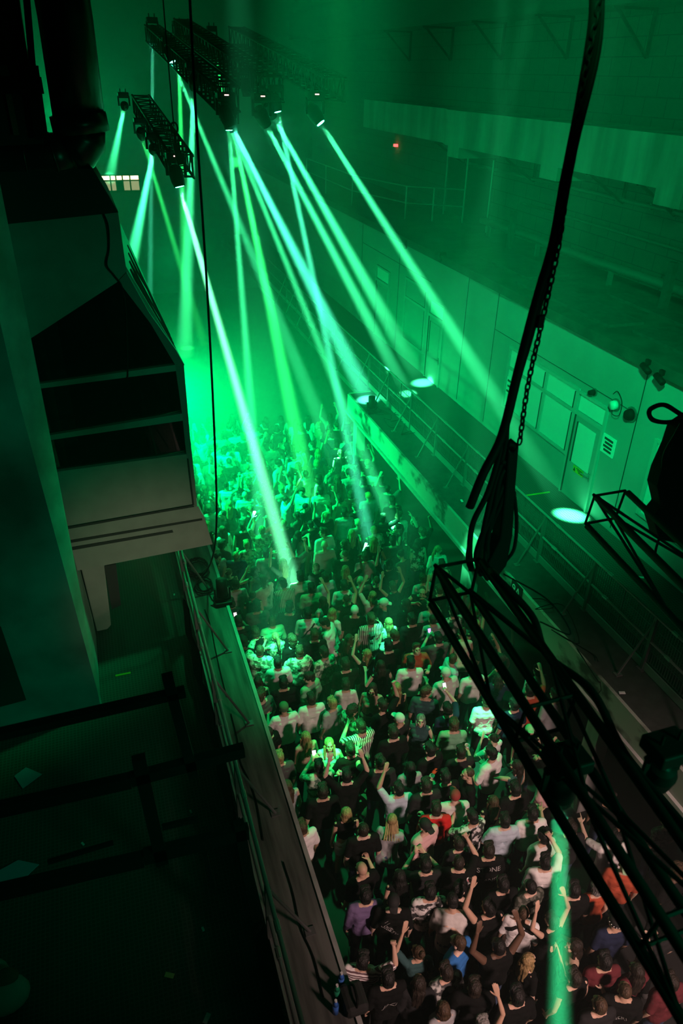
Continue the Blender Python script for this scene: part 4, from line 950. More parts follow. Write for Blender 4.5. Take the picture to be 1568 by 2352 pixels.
# ================================================================= THE CROWD
# head pixel, facing, pose, female, top, garment, hair, hair colour, label, short name for neighbours, extras
PEOPLE = [
# ---- nearest, pink lit
(839, 2058, -8, 'stand', 0, 'purple', 'long', 'short', 'black', 'person in purple sweater with black cross-body strap, by the near left ledge', 'the purple sweater', {}),
(832, 2004, 10, 'drink', 0, 'black', 'tee', 'bald', 'dark', 'bald person in black top beside left ledge, above the purple sweater', 'the bald head by the ledge', {}),
(903, 2076, -20, 'stand', 0, 'black', 'tee', 'cap_back', 'cap black', 'person in black tee with white script slanting across the back', 'the white script tee', {'t': 'script'}),
(918, 2016, -5, 'stand', 1, 'black', 'tank', 'long', 'black', 'woman with long dark hair and bare arms between two dark shirted people', 'the bare-armed dark haired woman', {}),
(987, 2050, -12, 'stand', 0, 'monoprint', 'tee', 'short', 'black', 'person in dark printed tee with pale skull-like patch, short black hair', 'the skull print tee', {}),
(1053, 1980, -20, 'phone_high', 0, 'black', 'tee', 'crop', 'dark', 'person in black tee with cropped hair lifting a dark phone', 'the cropped hair phone holder', {}),
(1050, 2066, -40, 'stand', 0, 'black', 'tee', 'curly', 'black', 'person with dark curly hair, face turned right, above the white tee', 'the dark curls', {}),
(1046, 2104, -22, 'lean', 0, 'offwhite', 'tee', 'crop', 'black', 'person in off white tee leaning right, low in the centre of the crowd', 'the low leaning white tee', {}),
(1122, 2090, -3, 'stand', 0, 'black', 'tank', 'short', 'black', 'person with wide bare neck in black top lifting a white cup', 'the wide bare neck', {'pose': 'left_up', 'cup': 'white cup of pink drink held high below the white capitals tee'}),
(1046, 2174, 30, 'drink', 0, 'blue', 'tee', 'crop', 'brown', 'brown haired person in bright blue tee holding a drink', 'the blue tee', {}),
(1041, 2232, 8, 'stand', 0, 'print', 'tee', 'short', 'dark', 'person in dark patterned shirt with dark hair, below the blue tee', 'the dark pattern shirt', {}),
(839, 2216, -25, 'fist_up', 0, 'hstripe', 'tee', 'short', 'black', 'person in horizontally striped tee raising a fist next to the ledge', 'the striped fist raiser', {}),
(962, 2206, -5, 'left_up', 1, 'teal', 'tee', 'bun', 'brown', 'person in dark teal tee with brown bun, left arm high', 'the brown bun', {}),
(885, 2246, -5, 'stand', 0, 'black', 'tee', 'short', 'black', 'person in black tee with a small white slanted signature on the back', 'the signature tee', {'t': 'jazi'}),
(974, 2252, -20, 'stand', 1, 'charcoal', 'jacket', 'long', 'dark', 'dark haired woman in shiny charcoal jacket near the bottom edge', 'the charcoal jacket', {}),
(1013, 2312, 5, 'drink', 1, 'grey', 'tee', 'bob', 'brown', 'person with brown bob in pale grey top, at the bottom photo edge', 'the brown bob', {}),
(1146, 2178, 0, 'both_up', 0, 'black', 'tank', 'crop', 'black', 'dark skinned person with hands up and a white wristband', 'the white wristband', {'skin': 4}),
(1076, 2278, -20, 'stand', 0, 'black', 'jacket', 'short', 'dark', 'person in black track jacket with pale sleeve stripes', 'the track jacket', {'t': 'stripes'}),
(977, 1994, -10, 'phone', 0, 'charcoal', 'tee', 'short', 'black', 'shadowed person with black hair left of the cropped hair phone holder', None, {}),
(1122, 1958, -12, 'stand', 0, 'black', 'tee', 'short', 'dark', 'person in black tee with two rows of large white capitals on the back', 'the white capitals tee', {'t': 'stone'}),
(1209, 2104, -35, 'stand', 0, 'white', 'tee', 'shaved', 'brown', 'shaven headed person in white tee with black patterned shoulder tape', 'the shoulder tape tee', {'t': 'tape'}),
(1216, 2040, 5, 'drink', 0, 'camo', 'tee', 'crop', 'black', 'person in dark camouflage shirt above the shoulder tape tee', 'the camouflage shirt', {}),
(1252, 1984, -15, 'phone_high', 0, 'white', 'tee', 'short', 'black', 'person in white tee half hidden by left side of the near beam', 'the white tee by the near beam', {}),
(1157, 2036, -5, 'stand', 0, 'black', 'tee', 'short', 'black', 'person in black with short black hair right below the white capitals tee', None, {}),
(1210, 2208, -75, 'stand', 1, 'black', 'tee', 'long', 'blond', 'woman with long streaked blond hair seen in profile, left of near beam', 'the blond profile', {}),
(1412, 2122, -10, 'stand', 0, 'navy', 'tee', 'cap', 'cap black', 'person in black cap with white dots and dark speckled shirt', 'the dotted cap', {'t': 'dots'}),
(1363, 2046, -10, 'stand', 1, 'rust', 'tank', 'curly', 'grey', 'grey curly haired person in rust top right of the near beam', 'the grey curls', {}),
(1325, 2046, -15, 'stand', 0, 'black', 'tee', 'short', 'black', 'black haired person in black top touching near beam, beside the grey curls', None, {}),
(1372, 2206, -10, 'stand', 0, 'maroon', 'tee', 'short', 'black', 'person in maroon tee with short black hair, below the dotted cap', 'the maroon tee', {}),
(1338, 2188, 60, 'face_touch', 1, 'tan', 'tank', 'long', 'dark', 'woman touching her face, left of the maroon tee', None, {}),
(1318, 2250, 5, 'stand', 0, 'black', 'tank', 'short', 'dark', 'person with pale bare neck touching the right side of the near beam', None, {}),
(1428, 2270, -25, 'stand', 0, 'black', 'tee', 'shaved', 'brown', 'balding person in black tee with small white lettering at the lower right', 'the small lettered tee', {'t': 'neri'}),
(1378, 2312, -5, 'drink', 0, 'charcoal', 'tee', 'crop', 'brown', 'brown haired person at the bottom photo edge, left of the small lettered tee', None, {}),
(1460, 2236, -5, 'right_up', 1, 'maroon', 'tee', 'long', 'dark', 'woman in maroon lifting a drink hand under the near truss', None, {}),
(1434, 1990, -30, 'stand', 0, 'rust', 'tee', 'cap_back', 'cap lime', 'person in rust orange tee and pale green cap seen through the near truss', 'the pale green cap', {}),
(1412, 1930, -10, 'point', 0, 'white', 'tee', 'short', 'black', 'person in white tee stretching an arm, seen through the near truss', 'the stretched arm', {}),
(1187, 2292, -5, 'stand', 0, 'black', 'tee', 'short', 'black', 'dark haired shadowed person near the bottom edge, left of the near beam', None, {}),
(1098, 2335, -10, 'right_up', 1, 'black', 'tank', 'short', 'grey', 'grey haired person pointing up at the bottom edge of the photo', None, {}),
(1262, 2120, 10, 'both_up', 1, 'black', 'tank', 'short', 'black', 'person with raised braceleted hand right of the shoulder tape tee', None, {}),
(1520, 2140, 0, 'stand', 0, 'charcoal', 'tee', 'short', 'black', 'dim person in charcoal behind the near truss, right of the dotted cap', None, {}),
(1540, 2260, 0, 'stand', 0, 'maroon', 'tee', 'short', 'dark', 'dim person in maroon behind the near truss at lower right corner', None, {}),
# ---- middle rows
(654, 1634, 3, 'dance', 0, 'white', 'tee', 'beanie', 'cap green', 'person in white tee and green beanie hugging the left ledge', 'the green beanie', {}),
(730, 1612, 0, 'stand', 0, 'white', 'tee', 'short', 'dark', 'person in loose white tee, arms hanging, right of the green beanie', 'the loose white tee', {}),
(791, 1630, -70, 'drink', 0, 'leaf', 'tee', 'curly', 'dark', 'curly haired person in leafy shirt turned right, lit yellow green', 'the leafy shirt', {}),
(764, 1622, 20, 'stand', 1, 'grey', 'tee', 'short', 'blond', 'fair haired head peeking up between loose white tee and leafy shirt', None, {}),
(794, 1576, -10, 'stand', 1, 'offwhite', 'tee', 'short', 'dark', 'person in off white tee bending right behind the leafy shirt', 'the bending off white tee', {}),
(830, 1674, 8, 'phone', 0, 'vstripe', 'tee', 'short', 'dark', 'person in black and white vertically striped shirt', 'the vertical stripes', {}),
(807, 1730, 3, 'dance', 0, 'black', 'tee', 'short', 'dark', 'dark haired person in black tee right below the vertical stripes', 'the black tee under the stripes', {}),
(756, 1712, 165, 'look_up', 1, 'white', 'tank', 'long', 'blond', 'blond woman facing the camera with a cup, brightly lit green', 'the bright blond woman', {'cup': 'cup held by the brightly lit blond woman facing back'}),
(702, 1696, 10, 'stand', 1, 'tan', 'tank', 'long', 'blond', 'woman with long fair hair left of the bright blond woman', None, {}),
(733, 1766, -5, 'phone', 0, 'leaf', 'tee', 'short', 'black', 'person in mottled tee holding a lit phone beside left ledge', 'the mottled tee', {'phone': 'lit white phone held up beside the left ledge'}),
(796, 1786, -8, 'both_up', 0, 'black', 'tee', 'short', 'black', 'black tee person with both hands up, below the bright blond woman', 'the raised black sleeves', {}),
(741, 1822, -5, 'stand', 0, 'black', 'tee', 'short', 'dark', 'broad person in black tee below the mottled tee', 'the broad black tee', {}),
(795, 1872, -5, 'stand', 1, 'black', 'crop', 'bob', 'blond', 'woman with blond bob, black crop top and white shorts', 'the white shorts', {'legs': 'white', 'shorts': True}),
(873, 1756, -10, 'point', 0, 'charcoal', 'tee', 'short', 'dark', 'person in charcoal tee with one lit sleeve, under the vertical stripes', 'the lit sleeve', {}),
(942, 1766, -5, 'stand', 1, 'grey', 'tee', 'long', 'black', 'woman with long black hair over a grey tee', 'the long black hair', {}),
(915, 1816, -5, 'left_up', 0, 'paleblue', 'tee', 'short', 'black', 'person in spotted pale tee lifting left hand', 'the spotted pale tee', {}),
(847, 1908, -5, 'stand', 0, 'black', 'tee', 'crop', 'dark', 'cropped hair person in black left of the bright green braids', 'the cropped head by the braids', {}),
(880, 1912, -35, 'lean', 1, 'grey', 'tee', 'braids', 'blond', 'person in grey hooded top with braids lit vivid green', 'the green braids', {}),
(919, 1654, 30, 'stand', 0, 'charcoal', 'tee', 'cap', 'cap white', 'person in pale cap and charcoal top, right of the vertical stripes', 'the pale cap', {}),
(965, 1656, 150, 'look_up', 1, 'teal', 'tank', 'bob', 'grey', 'woman tilting her head back right of the pale cap', 'the tilted head', {}),
(879, 1624, 20, 'fist_up', 0, 'black', 'tee', 'short', 'dark', 'person in black tee with one hand up, above the pale cap', None, {}),
(903, 1686, 0, 'stand', 0, 'black', 'tee', 'short', 'dark', 'dark haired person in black below the pale cap', None, {}),
(988, 1726, 15, 'stand', 0, 'black', 'tee', 'short', 'black', 'person in black tee with an orange back print', 'the orange print tee', {'t': 'orange'}),
(1117, 1614, -12, 'stand', 0, 'white', 'tee', 'short', 'brown', 'brown haired person in brilliant lit white tee beside the near truss', 'the brilliant white tee', {}),
(1040, 1664, -15, 'stand', 0, 'green', 'tee', 'curly', 'brown', 'wavy haired person in creased green tee', 'the green tee', {}),
(1030, 1638, 5, 'phone_high', 0, 'navy', 'tee', 'curly', 'black', 'curly dark head just above the green tee, holding up a lit phone', None, {'phone': 'lit pale phone held high above the green tee'}),
(1134, 1700, 20, 'face_touch', 1, 'white', 'tee', 'bun', 'dark', 'woman with dark bun raising bent arms under the brilliant white tee', 'the bent arms', {}),
(1135, 1738, 25, 'dance', 0, 'white', 'tee', 'short', 'black', 'person in white tee with a watch and bent arm, below the bun', 'the watch wearer', {}),
(1058, 1732, -5, 'drink', 0, 'charcoal', 'tee', 'short', 'dark', 'dark haired person below the green tee with a raised cup', None, {'cup': 'clear cup held up just below the green tee'}),
(1073, 1780, 75, 'stand', 0, 'black', 'tee', 'shaved', 'brown', 'balding person in black looking left beside the watch wearer', 'the balding man', {}),
(1043, 1830, -12, 'stand', 0, 'offwhite', 'tee', 'cap', 'cap red', 'person in white tee and dark red cap, below the balding man', 'the red cap', {}),
(997, 1856, -15, 'stand', 0, 'red', 'tee', 'short', 'dark', 'person in bright red top left of the red cap', 'the red top', {}),
(978, 1898, 20, 'drink', 0, 'pink', 'tee', 'cap_back', 'cap black', 'person in pink tee and black cap below the red top', 'the pink tee', {}),
(1086, 1882, 10, 'phone', 0, 'monoprint', 'tee', 'short', 'black', 'person in black and white flowered shirt', 'the flowered shirt', {}),
(1137, 1843, 0, 'stand', 1, 'black', 'tank', 'long', 'brown', 'woman with long wavy brown hair and thin black straps', 'the wavy hair', {}),
(1158, 1889, -10, 'folded', 0, 'paleblue', 'tee', 'short', 'black', 'person in pale blue tee with black hair below the wavy hair', 'the pale blue tee', {}),
(1224, 1876, -10, 'drink', 0, 'white', 'tee', 'short', 'black', 'person in white tee right of the pale blue tee', 'the right white tee', {}),
(1246, 1922, 10, 'stand', 0, 'offwhite', 'tee', 'short', 'black', 'person in white tee with green lit left half, left of near beam', 'the half green tee', {}),
(1053, 1946, -5, 'stand', 1, 'charcoal', 'tee', 'short', 'dark', 'dark person directly below the flowered shirt', None, {}),
(1178, 1818, 0, 'stand', 0, 'black', 'tee', 'short', 'black', 'black haired person in black right of the wavy hair', None, {}),
(1186, 1762, 20, 'point', 1, 'teal', 'tank', 'long', 'dark', 'woman stretching a green lit arm right, beside the near truss', 'the stretched green arm', {}),
(1027, 1790, 0, 'stand', 0, 'black', 'tee', 'short', 'black', 'shadowed person left of the balding man', None, {}),
(982, 1816, 0, 'stand', 0, 'charcoal', 'tee', 'short', 'dark', 'shadowed person holding a cup right of the spotted pale tee', None, {'pose': 'drink', 'cup': 'clear cup right of the spotted pale tee'}),
(1216, 1680, 150, 'look_up', 1, 'black', 'tank', 'cap', 'cap lime', 'person in lime tinted cap framed by the near truss', 'the lime cap', {}),  # green lit hair built as a lime cap, the light in its colour
(1180, 1622, 0, 'stand', 0, 'navy', 'tee', 'short', 'black', 'dark person framed by truss, right of the brilliant white tee', None, {}),
(1272, 1770, 10, 'stand', 0, 'pink', 'jacket', 'short', 'black', 'person in pale pink jacket behind the near lamp', 'the pink jacket', {}),
(1216, 1590, -10, 'right_up', 0, 'rust', 'tee', 'short', 'black', 'person in dull red top framed by near truss below the balcony', None, {}),
(1235, 1545, 0, 'stand', 0, 'offwhite', 'tee', 'short', 'black', 'pale topped person framed by the near truss below the balcony', None, {}),
(1275, 1600, 0, 'stand', 0, 'grey', 'tee', 'short', 'dark', 'grey topped person behind the near truss by the second column', None, {}),
(1310, 1905, -15, 'point', 0, 'charcoal', 'tee', 'short', 'dark', 'person reaching out an arm right of the near beam top', None, {}),
(1530, 1890, 0, 'stand', 1, 'camo', 'tee', 'short', 'dark', 'person in camouflage beneath the balcony at right photo edge', None, {}),
# ---- bright patch by the left ledge
(596, 1497, -30, 'point', 0, 'leaf', 'jacket', 'crop', 'brown', 'cropped hair person in open jacket, strongly lit, reaching right by ledge', 'the lit reaching man', {}),
(643, 1470, 10, 'phone', 1, 'leaf', 'tank', 'ponytail', 'blond', 'brightly lit fair woman with both hands to her face', 'the lit fair woman', {}),
(663, 1472, 20, 'drink', 0, 'black', 'tee', 'curly', 'brown', 'lit curly haired person right of the lit fair woman', None, {}),
(687, 1502, -10, 'dance', 0, 'leaf', 'tee', 'short', 'brown', 'person in patterned tee with lit left shoulder, right of bright patch', 'the lit shoulder', {}),
(638, 1526, -3, 'stand', 0, 'white', 'tee', 'short', 'black', 'dark haired person in white tee below the bright patch', 'the white tee below the bright patch', {}),
(651, 1572, -3, 'stand', 0, 'black', 'long', 'short', 'black', 'person all in black below the bright patch by the left ledge', 'the all black person', {}),
(594, 1453, 10, 'stand', 1, 'black', 'tank', 'curly', 'brown', 'curly haired person in black tank just above the reaching man', None, {}),
(618, 1434, 5, 'stand', 0, 'green', 'tee', 'crop', 'brown', 'person in light green tee with cropped hair above the bright patch', 'the light green tee', {}),
(664, 1400, -20, 'folded', 0, 'black', 'tee', 'short', 'black', 'person in black tee turned right above the bright patch', None, {}),
(707, 1413, -8, 'stand', 0, 'white', 'tee', 'short', 'black', 'person in white tee with a black strap slung diagonally', 'the diagonal strap', {'t': 'strap'}),
(763, 1412, -50, 'stand', 1, 'white', 'tee', 'long', 'blond', 'woman with long blond hair right of the diagonal strap', 'the blond long hair', {}),
(770, 1432, 60, 'lean', 0, 'white', 'tee', 'short', 'black', 'bearded person in white tee leaning below the long blond hair', None, {}),
(814, 1406, -20, 'stand', 0, 'black', 'tee', 'cap', 'cap white', 'person in pale cap and black tee left of the bright white haired woman', 'the small pale cap', {}),
(852, 1426, -5, 'drink', 0, 'vstripe', 'tee', 'short', 'brown', 'person in thin striped shirt left of the bright white haired woman', 'the thin stripes', {}),
(892, 1432, 5, 'stand', 1, 'white', 'tank', 'long', 'blond', 'woman with long hair lit almost white, mid crowd', 'the bright white haired woman', {}),
(907, 1464, 20, 'stand', 0, 'black', 'tee', 'curly', 'brown', 'curly head with lit shoulder under the bright white haired woman', 'the lit curls', {}),
(946, 1426, 0, 'stand', 0, 'black', 'tee', 'short', 'black', 'person in black tee right of the bright white haired woman', None, {}),
(989, 1393, 0, 'stand', 0, 'grey', 'tee', 'shaved', 'blond', 'bald looking person in pale tee by the near truss end', 'the bald pale tee', {}),
(993, 1426, 0, 'stand', 0, 'grey', 'tee', 'crop', 'dark', 'person below the bald pale tee by the near truss end', None, {}),
(956, 1492, 170, 'look_up', 0, 'rust', 'tee', 'short', 'brown', 'person in glasses facing back, white and rust shirt', 'the rust shirt facing back', {}),
(943, 1526, -12, 'stand', 0, 'white', 'tee', 'short', 'black', 'person in white tee just below the rust shirt facing back', 'the mid white tee', {}),
(882, 1388, 70, 'stand', 0, 'black', 'tee', 'cap_back', 'cap white', 'person in backward pale cap above the bright white haired woman', None, {}),
(1007, 1470, 0, 'phone', 0, 'darkgrey', 'tee', 'short', 'black', 'dark person with a violet lit phone by the near truss end', None, {'phone': 'violet lit phone next to the near truss end'}),
(1028, 1553, 10, 'dance', 0, 'offwhite', 'tee', 'cap', 'cap white', 'person in pale tee and cap left of near truss', 'the pale tee and cap', {}),
(892, 1486, 0, 'stand', 0, 'black', 'tee', 'short', 'black', 'black tee person below the lit curls', None, {}),
(910, 1582, -5, 'stand', 1, 'black', 'tank', 'long', 'blond', 'long fair haired woman below the mid white tee', None, {}),
(722, 1462, -5, 'stand', 0, 'black', 'tee', 'short', 'brown', 'person in black tee right of the lit fair woman', None, {}),
(801, 1470, -60, 'stand', 1, 'charcoal', 'tee', 'long', 'brown', 'long haired woman in profile left of the thin stripes', None, {}),
(745, 1502, 20, 'stand', 0, 'leaf', 'tee', 'short', 'dark', 'person in dim leafy shirt right of the lit shoulder', None, {}),
(794, 1530, 0, 'stand', 0, 'black', 'tee', 'short', 'dark', 'dark person below the long haired profile, mid crowd', None, {}),
(842, 1504, 10, 'left_up', 1, 'black', 'tank', 'long', 'blond', 'fair haired woman raising an arm below the thin stripes', None, {}),
(855, 1584, 150, 'stand', 1, 'tan', 'tank', 'long', 'dark', 'woman with bare shoulders facing back above the vertical stripes', 'the bare shouldered woman', {}),
(549, 1432, 0, 'phone', 0, 'charcoal', 'tee', 'short', 'dark', 'person in charcoal beside the left ledge with a phone', None, {'phone': 'pinkish lit phone beside the left ledge'}),
(590, 1396, 0, 'stand', 0, 'darkgrey', 'tee', 'short', 'black', 'dark haired person right of ledge, above the light green tee', None, {}),
(658, 1352, 5, 'lean', 0, 'vstripe', 'tee', 'short', 'dark', 'person in pale striped tee bending, below the yellow green beam end', 'the bending stripes', {}),
(715, 1355, -5, 'stand', 0, 'green', 'tee', 'short', 'black', 'person in light green tee right of the bending stripes', None, {}),
(804, 1346, -5, 'stand', 0, 'white', 'tee', 'short', 'black', 'person in white tee with thin strap, upper mid crowd', None, {'t': 'strap'}),
(822, 1338, 0, 'stand', 0, 'darkgrey', 'tee', 'bald', 'dark', 'bald person right of the strapped white tee', None, {}),
(860, 1338, 0, 'stand', 0, 'black', 'tee', 'shaved', 'brown', 'shaven headed person in black right of the bald person', None, {}),
(900, 1350, 10, 'both_up', 1, 'black', 'tank', 'short', 'brown', 'person with hands clasped overhead, above the backward cap', None, {}),
# ---- far lit groups
(700, 1090, 20, 'look_up', 0, 'white', 'tee', 'crop', 'brown', 'tall person in white tee brilliantly lit far in the crowd', 'the tall lit white tee', {}),
(667, 1106, 0, 'both_up', 1, 'white', 'tank', 'ponytail', 'brown', 'lit woman forming a ring with raised hands left of the tall white tee', 'the raised ring hands', {}),
(736, 1130, 0, 'stand', 0, 'white', 'tee', 'short', 'black', 'person in white tee with strap right of the tall lit white tee', None, {}),
(684, 1034, 0, 'stand', 0, 'offwhite', 'tee', 'short', 'brown', 'pale tee person far behind the raised ring hands', None, {}),
(601, 1220, -10, 'left_up', 0, 'leaf', 'tee', 'crop', 'blond', 'strongly lit fair person in patterned shirt near the cabin', 'the lit pattern by the cabin', {}),
(558, 1212, -5, 'right_up', 0, 'black', 'tank', 'short', 'black', 'person in black tank top with arm high near the cabin', 'the raised tank top', {}),
(567, 1256, 0, 'dance', 1, 'leaf', 'tank', 'short', 'blond', 'lit person just below the raised tank top', None, {}),
(562, 1140, -5, 'stand', 0, 'offwhite', 'tee', 'bald', 'dark', 'bald person in pale tee beyond the raised tank top', None, {}),
(861, 1222, 10, 'dance', 0, 'leaf', 'tank', 'crop', 'blond', 'lit person in patterned vest by far end of the right balcony', 'the lit vest', {}),
(838, 1282, 0, 'stand', 0, 'white', 'tee', 'short', 'brown', 'person in white top whose shoulders glow white, below the lit vest', 'the glowing shoulders', {}),
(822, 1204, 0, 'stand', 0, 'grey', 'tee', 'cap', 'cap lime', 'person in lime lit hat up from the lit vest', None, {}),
(808, 1228, 0, 'stand', 1, 'black', 'tank', 'long', 'blond', 'long fair haired person left of the lit vest', None, {}),
(902, 1246, -8, 'stand', 0, 'darkgrey', 'tee', 'short', 'dark', 'dark person with one lit shoulder right of the lit vest', None, {}),
(846, 1142, 0, 'stand', 0, 'grey', 'tee', 'cap', 'cap orange', 'person in small orange hat far under the balcony end', 'the orange hat', {}),
(480, 1172, 0, 'both_up', 1, 'white', 'tank', 'short', 'brown', 'lit person with raised hands half behind the cabin corner', None, {}),
(745, 1255, 0, 'stand', 0, 'offwhite', 'tee', 'bald', 'dark', 'pale blurred back, upper mid crowd left of the glowing shoulders', None, {}),
(690, 1328, 0, 'stand', 0, 'white', 'tee', 'short', 'dark', 'person in white tee where the brightest beam meets the crowd', 'the beam end', {}),
]
rnd = random.Random(11)
POS = []; NAMED = []
def headpos(u, v, sc): return onz(u, v, 1.6*sc)
for e in PEOPLE:
    u, v, fa, pose, fem, top, kind, hair, hc, lb, short, ex = e
    sc = rnd.uniform(.95, 1.0) if fem else rnd.uniform(.99, 1.06)
    p = headpos(u, v, sc); p.z = 0
    POS.append([p.x, p.y, sc, e])
    if short: NAMED.append((p.x, p.y, short))
# fill the rest of the floor: evenly jittered places that keep clear of the ones above
def free(x, y, d): return all((x-a[0])**2+(y-a[1])**2 > d*d for a in POS)
XMIN = 1.85
tries = 0; FILL = []
while len(POS) < 345 and tries < 60000:
    tries += 1
    y = 4.2+20.5*rnd.random()**1.15; xm = 7.0 if y < 19 else 7.4
    x = rnd.uniform(XMIN, xm if y < 12 else xm+.2)
    if 13 < y and rnd.random() < .1: x = rnd.uniform(.6, 2.2)
    if y > 15 and rnd.random() < .3: x = rnd.uniform(-.6, 2.5)
    q = proj(V((x, y, 1.6)))
    if not (430 < q[0] < 1568 and 960 < q[1] < 2352): continue
    if any(abs(x-7.28) < .5 and abs(y-cy) < .5 for cy in (2.2, 7.1, 12, 19.6)): continue
    if not free(x, y, .75 if y < 7 else .58 if y < 9 else .48 if y < 13 else .5): continue
    POS.append([x, y, rnd.uniform(.95, 1.06), None]); FILL.append((x, y))
# push overlapping neighbours gently apart
for it in range(30):
    for i in range(len(POS)):
        for j in range(i):
            dx = POS[i][0]-POS[j][0]; dy = POS[i][1]-POS[j][1]; d = math.hypot(dx, dy) or .01
            if d < .40:
                k = (.40-d)*.25/d
                POS[i][0] += dx*k; POS[i][1] += dy*k; POS[j][0] -= dx*k; POS[j][1] -= dy*k
    for P_ in POS:
        if P_[1] < 15: P_[0] = max(P_[0], 1.82)
M_let = mat('white print ink', (.62, .6, .58), .7); M_let2 = mat('pale print ink', (.45, .43, .42), .7); M_org = mat('orange print ink', (.6, .13, .03), .7); M_strap = mat('black strap', (.008, .008, .008), .6)
POSEMIX = ['stand', 'stand', 'stand', 'stand', 'stand', 'look_right', 'look_left', 'dance', 'dance', 'drink', 'phone', 'fist_up', 'both_up', 'right_up', 'left_up', 'folded', 'point', 'lean', 'face_touch']
COLMIX = [('black', 9), ('charcoal', 4), ('darkgrey', 3), ('white', 4), ('offwhite', 3), ('grey', 3), ('green', 1), ('navy', 2), ('teal', 1), ('print', 1), ('leaf', 1), ('paleblue', 1), ('vstripe', .6), ('pink', .4), ('red', .4), ('khaki', .6)]
HW = {'short': 'short', 'crop': 'cropped', 'shaved': 'shaven', 'curly': 'curly', 'long': 'long', 'bob': 'bobbed', 'ponytail': 'ponytailed', 'bun': 'bunned'}
PW = {'stand': 'arms down', 'look_right': 'looking right', 'look_left': 'looking left', 'dance': 'dancing', 'drink': 'one forearm out', 'phone': 'hands before face', 'fist_up': 'fist raised', 'both_up': 'both arms raised', 'right_up': 'right arm raised', 'left_up': 'left arm raised', 'folded': 'arms folded', 'point': 'pointing', 'lean': 'leaning', 'face_touch': 'elbows out'}
CW = {'print': 'patterned', 'leaf': 'leafy', 'vstripe': 'striped', 'paleblue': 'pale blue', 'darkgrey': 'dark grey', 'offwhite': 'cream'}
USED = set()
def generic_label(x, y, col, hair, hc, pose):
    q = proj(V((x, y, 1.6)))
    cand = sorted(NAMED, key=lambda n: (n[0]-x)**2+(n[1]-y)**2)[:6]
    for n in cand:
        m = proj(V((n[0], n[1], 1.6))); du = q[0]-m[0]; dv = q[1]-m[1]
        di = ('right of' if du > 0 else 'left of') if abs(du) > abs(dv) else ('just beyond' if dv < 0 else 'nearer than')
        lb = '%s haired person in %s, %s, %s %s' % (HW[hair]+' '+hc if hair not in ('bun', 'ponytail') else hc, CW.get(col, col), PW[pose], di, n[2])
        if lb not in USED and len(lb.split()) <= 16: USED.add(lb); return lb
    return lb
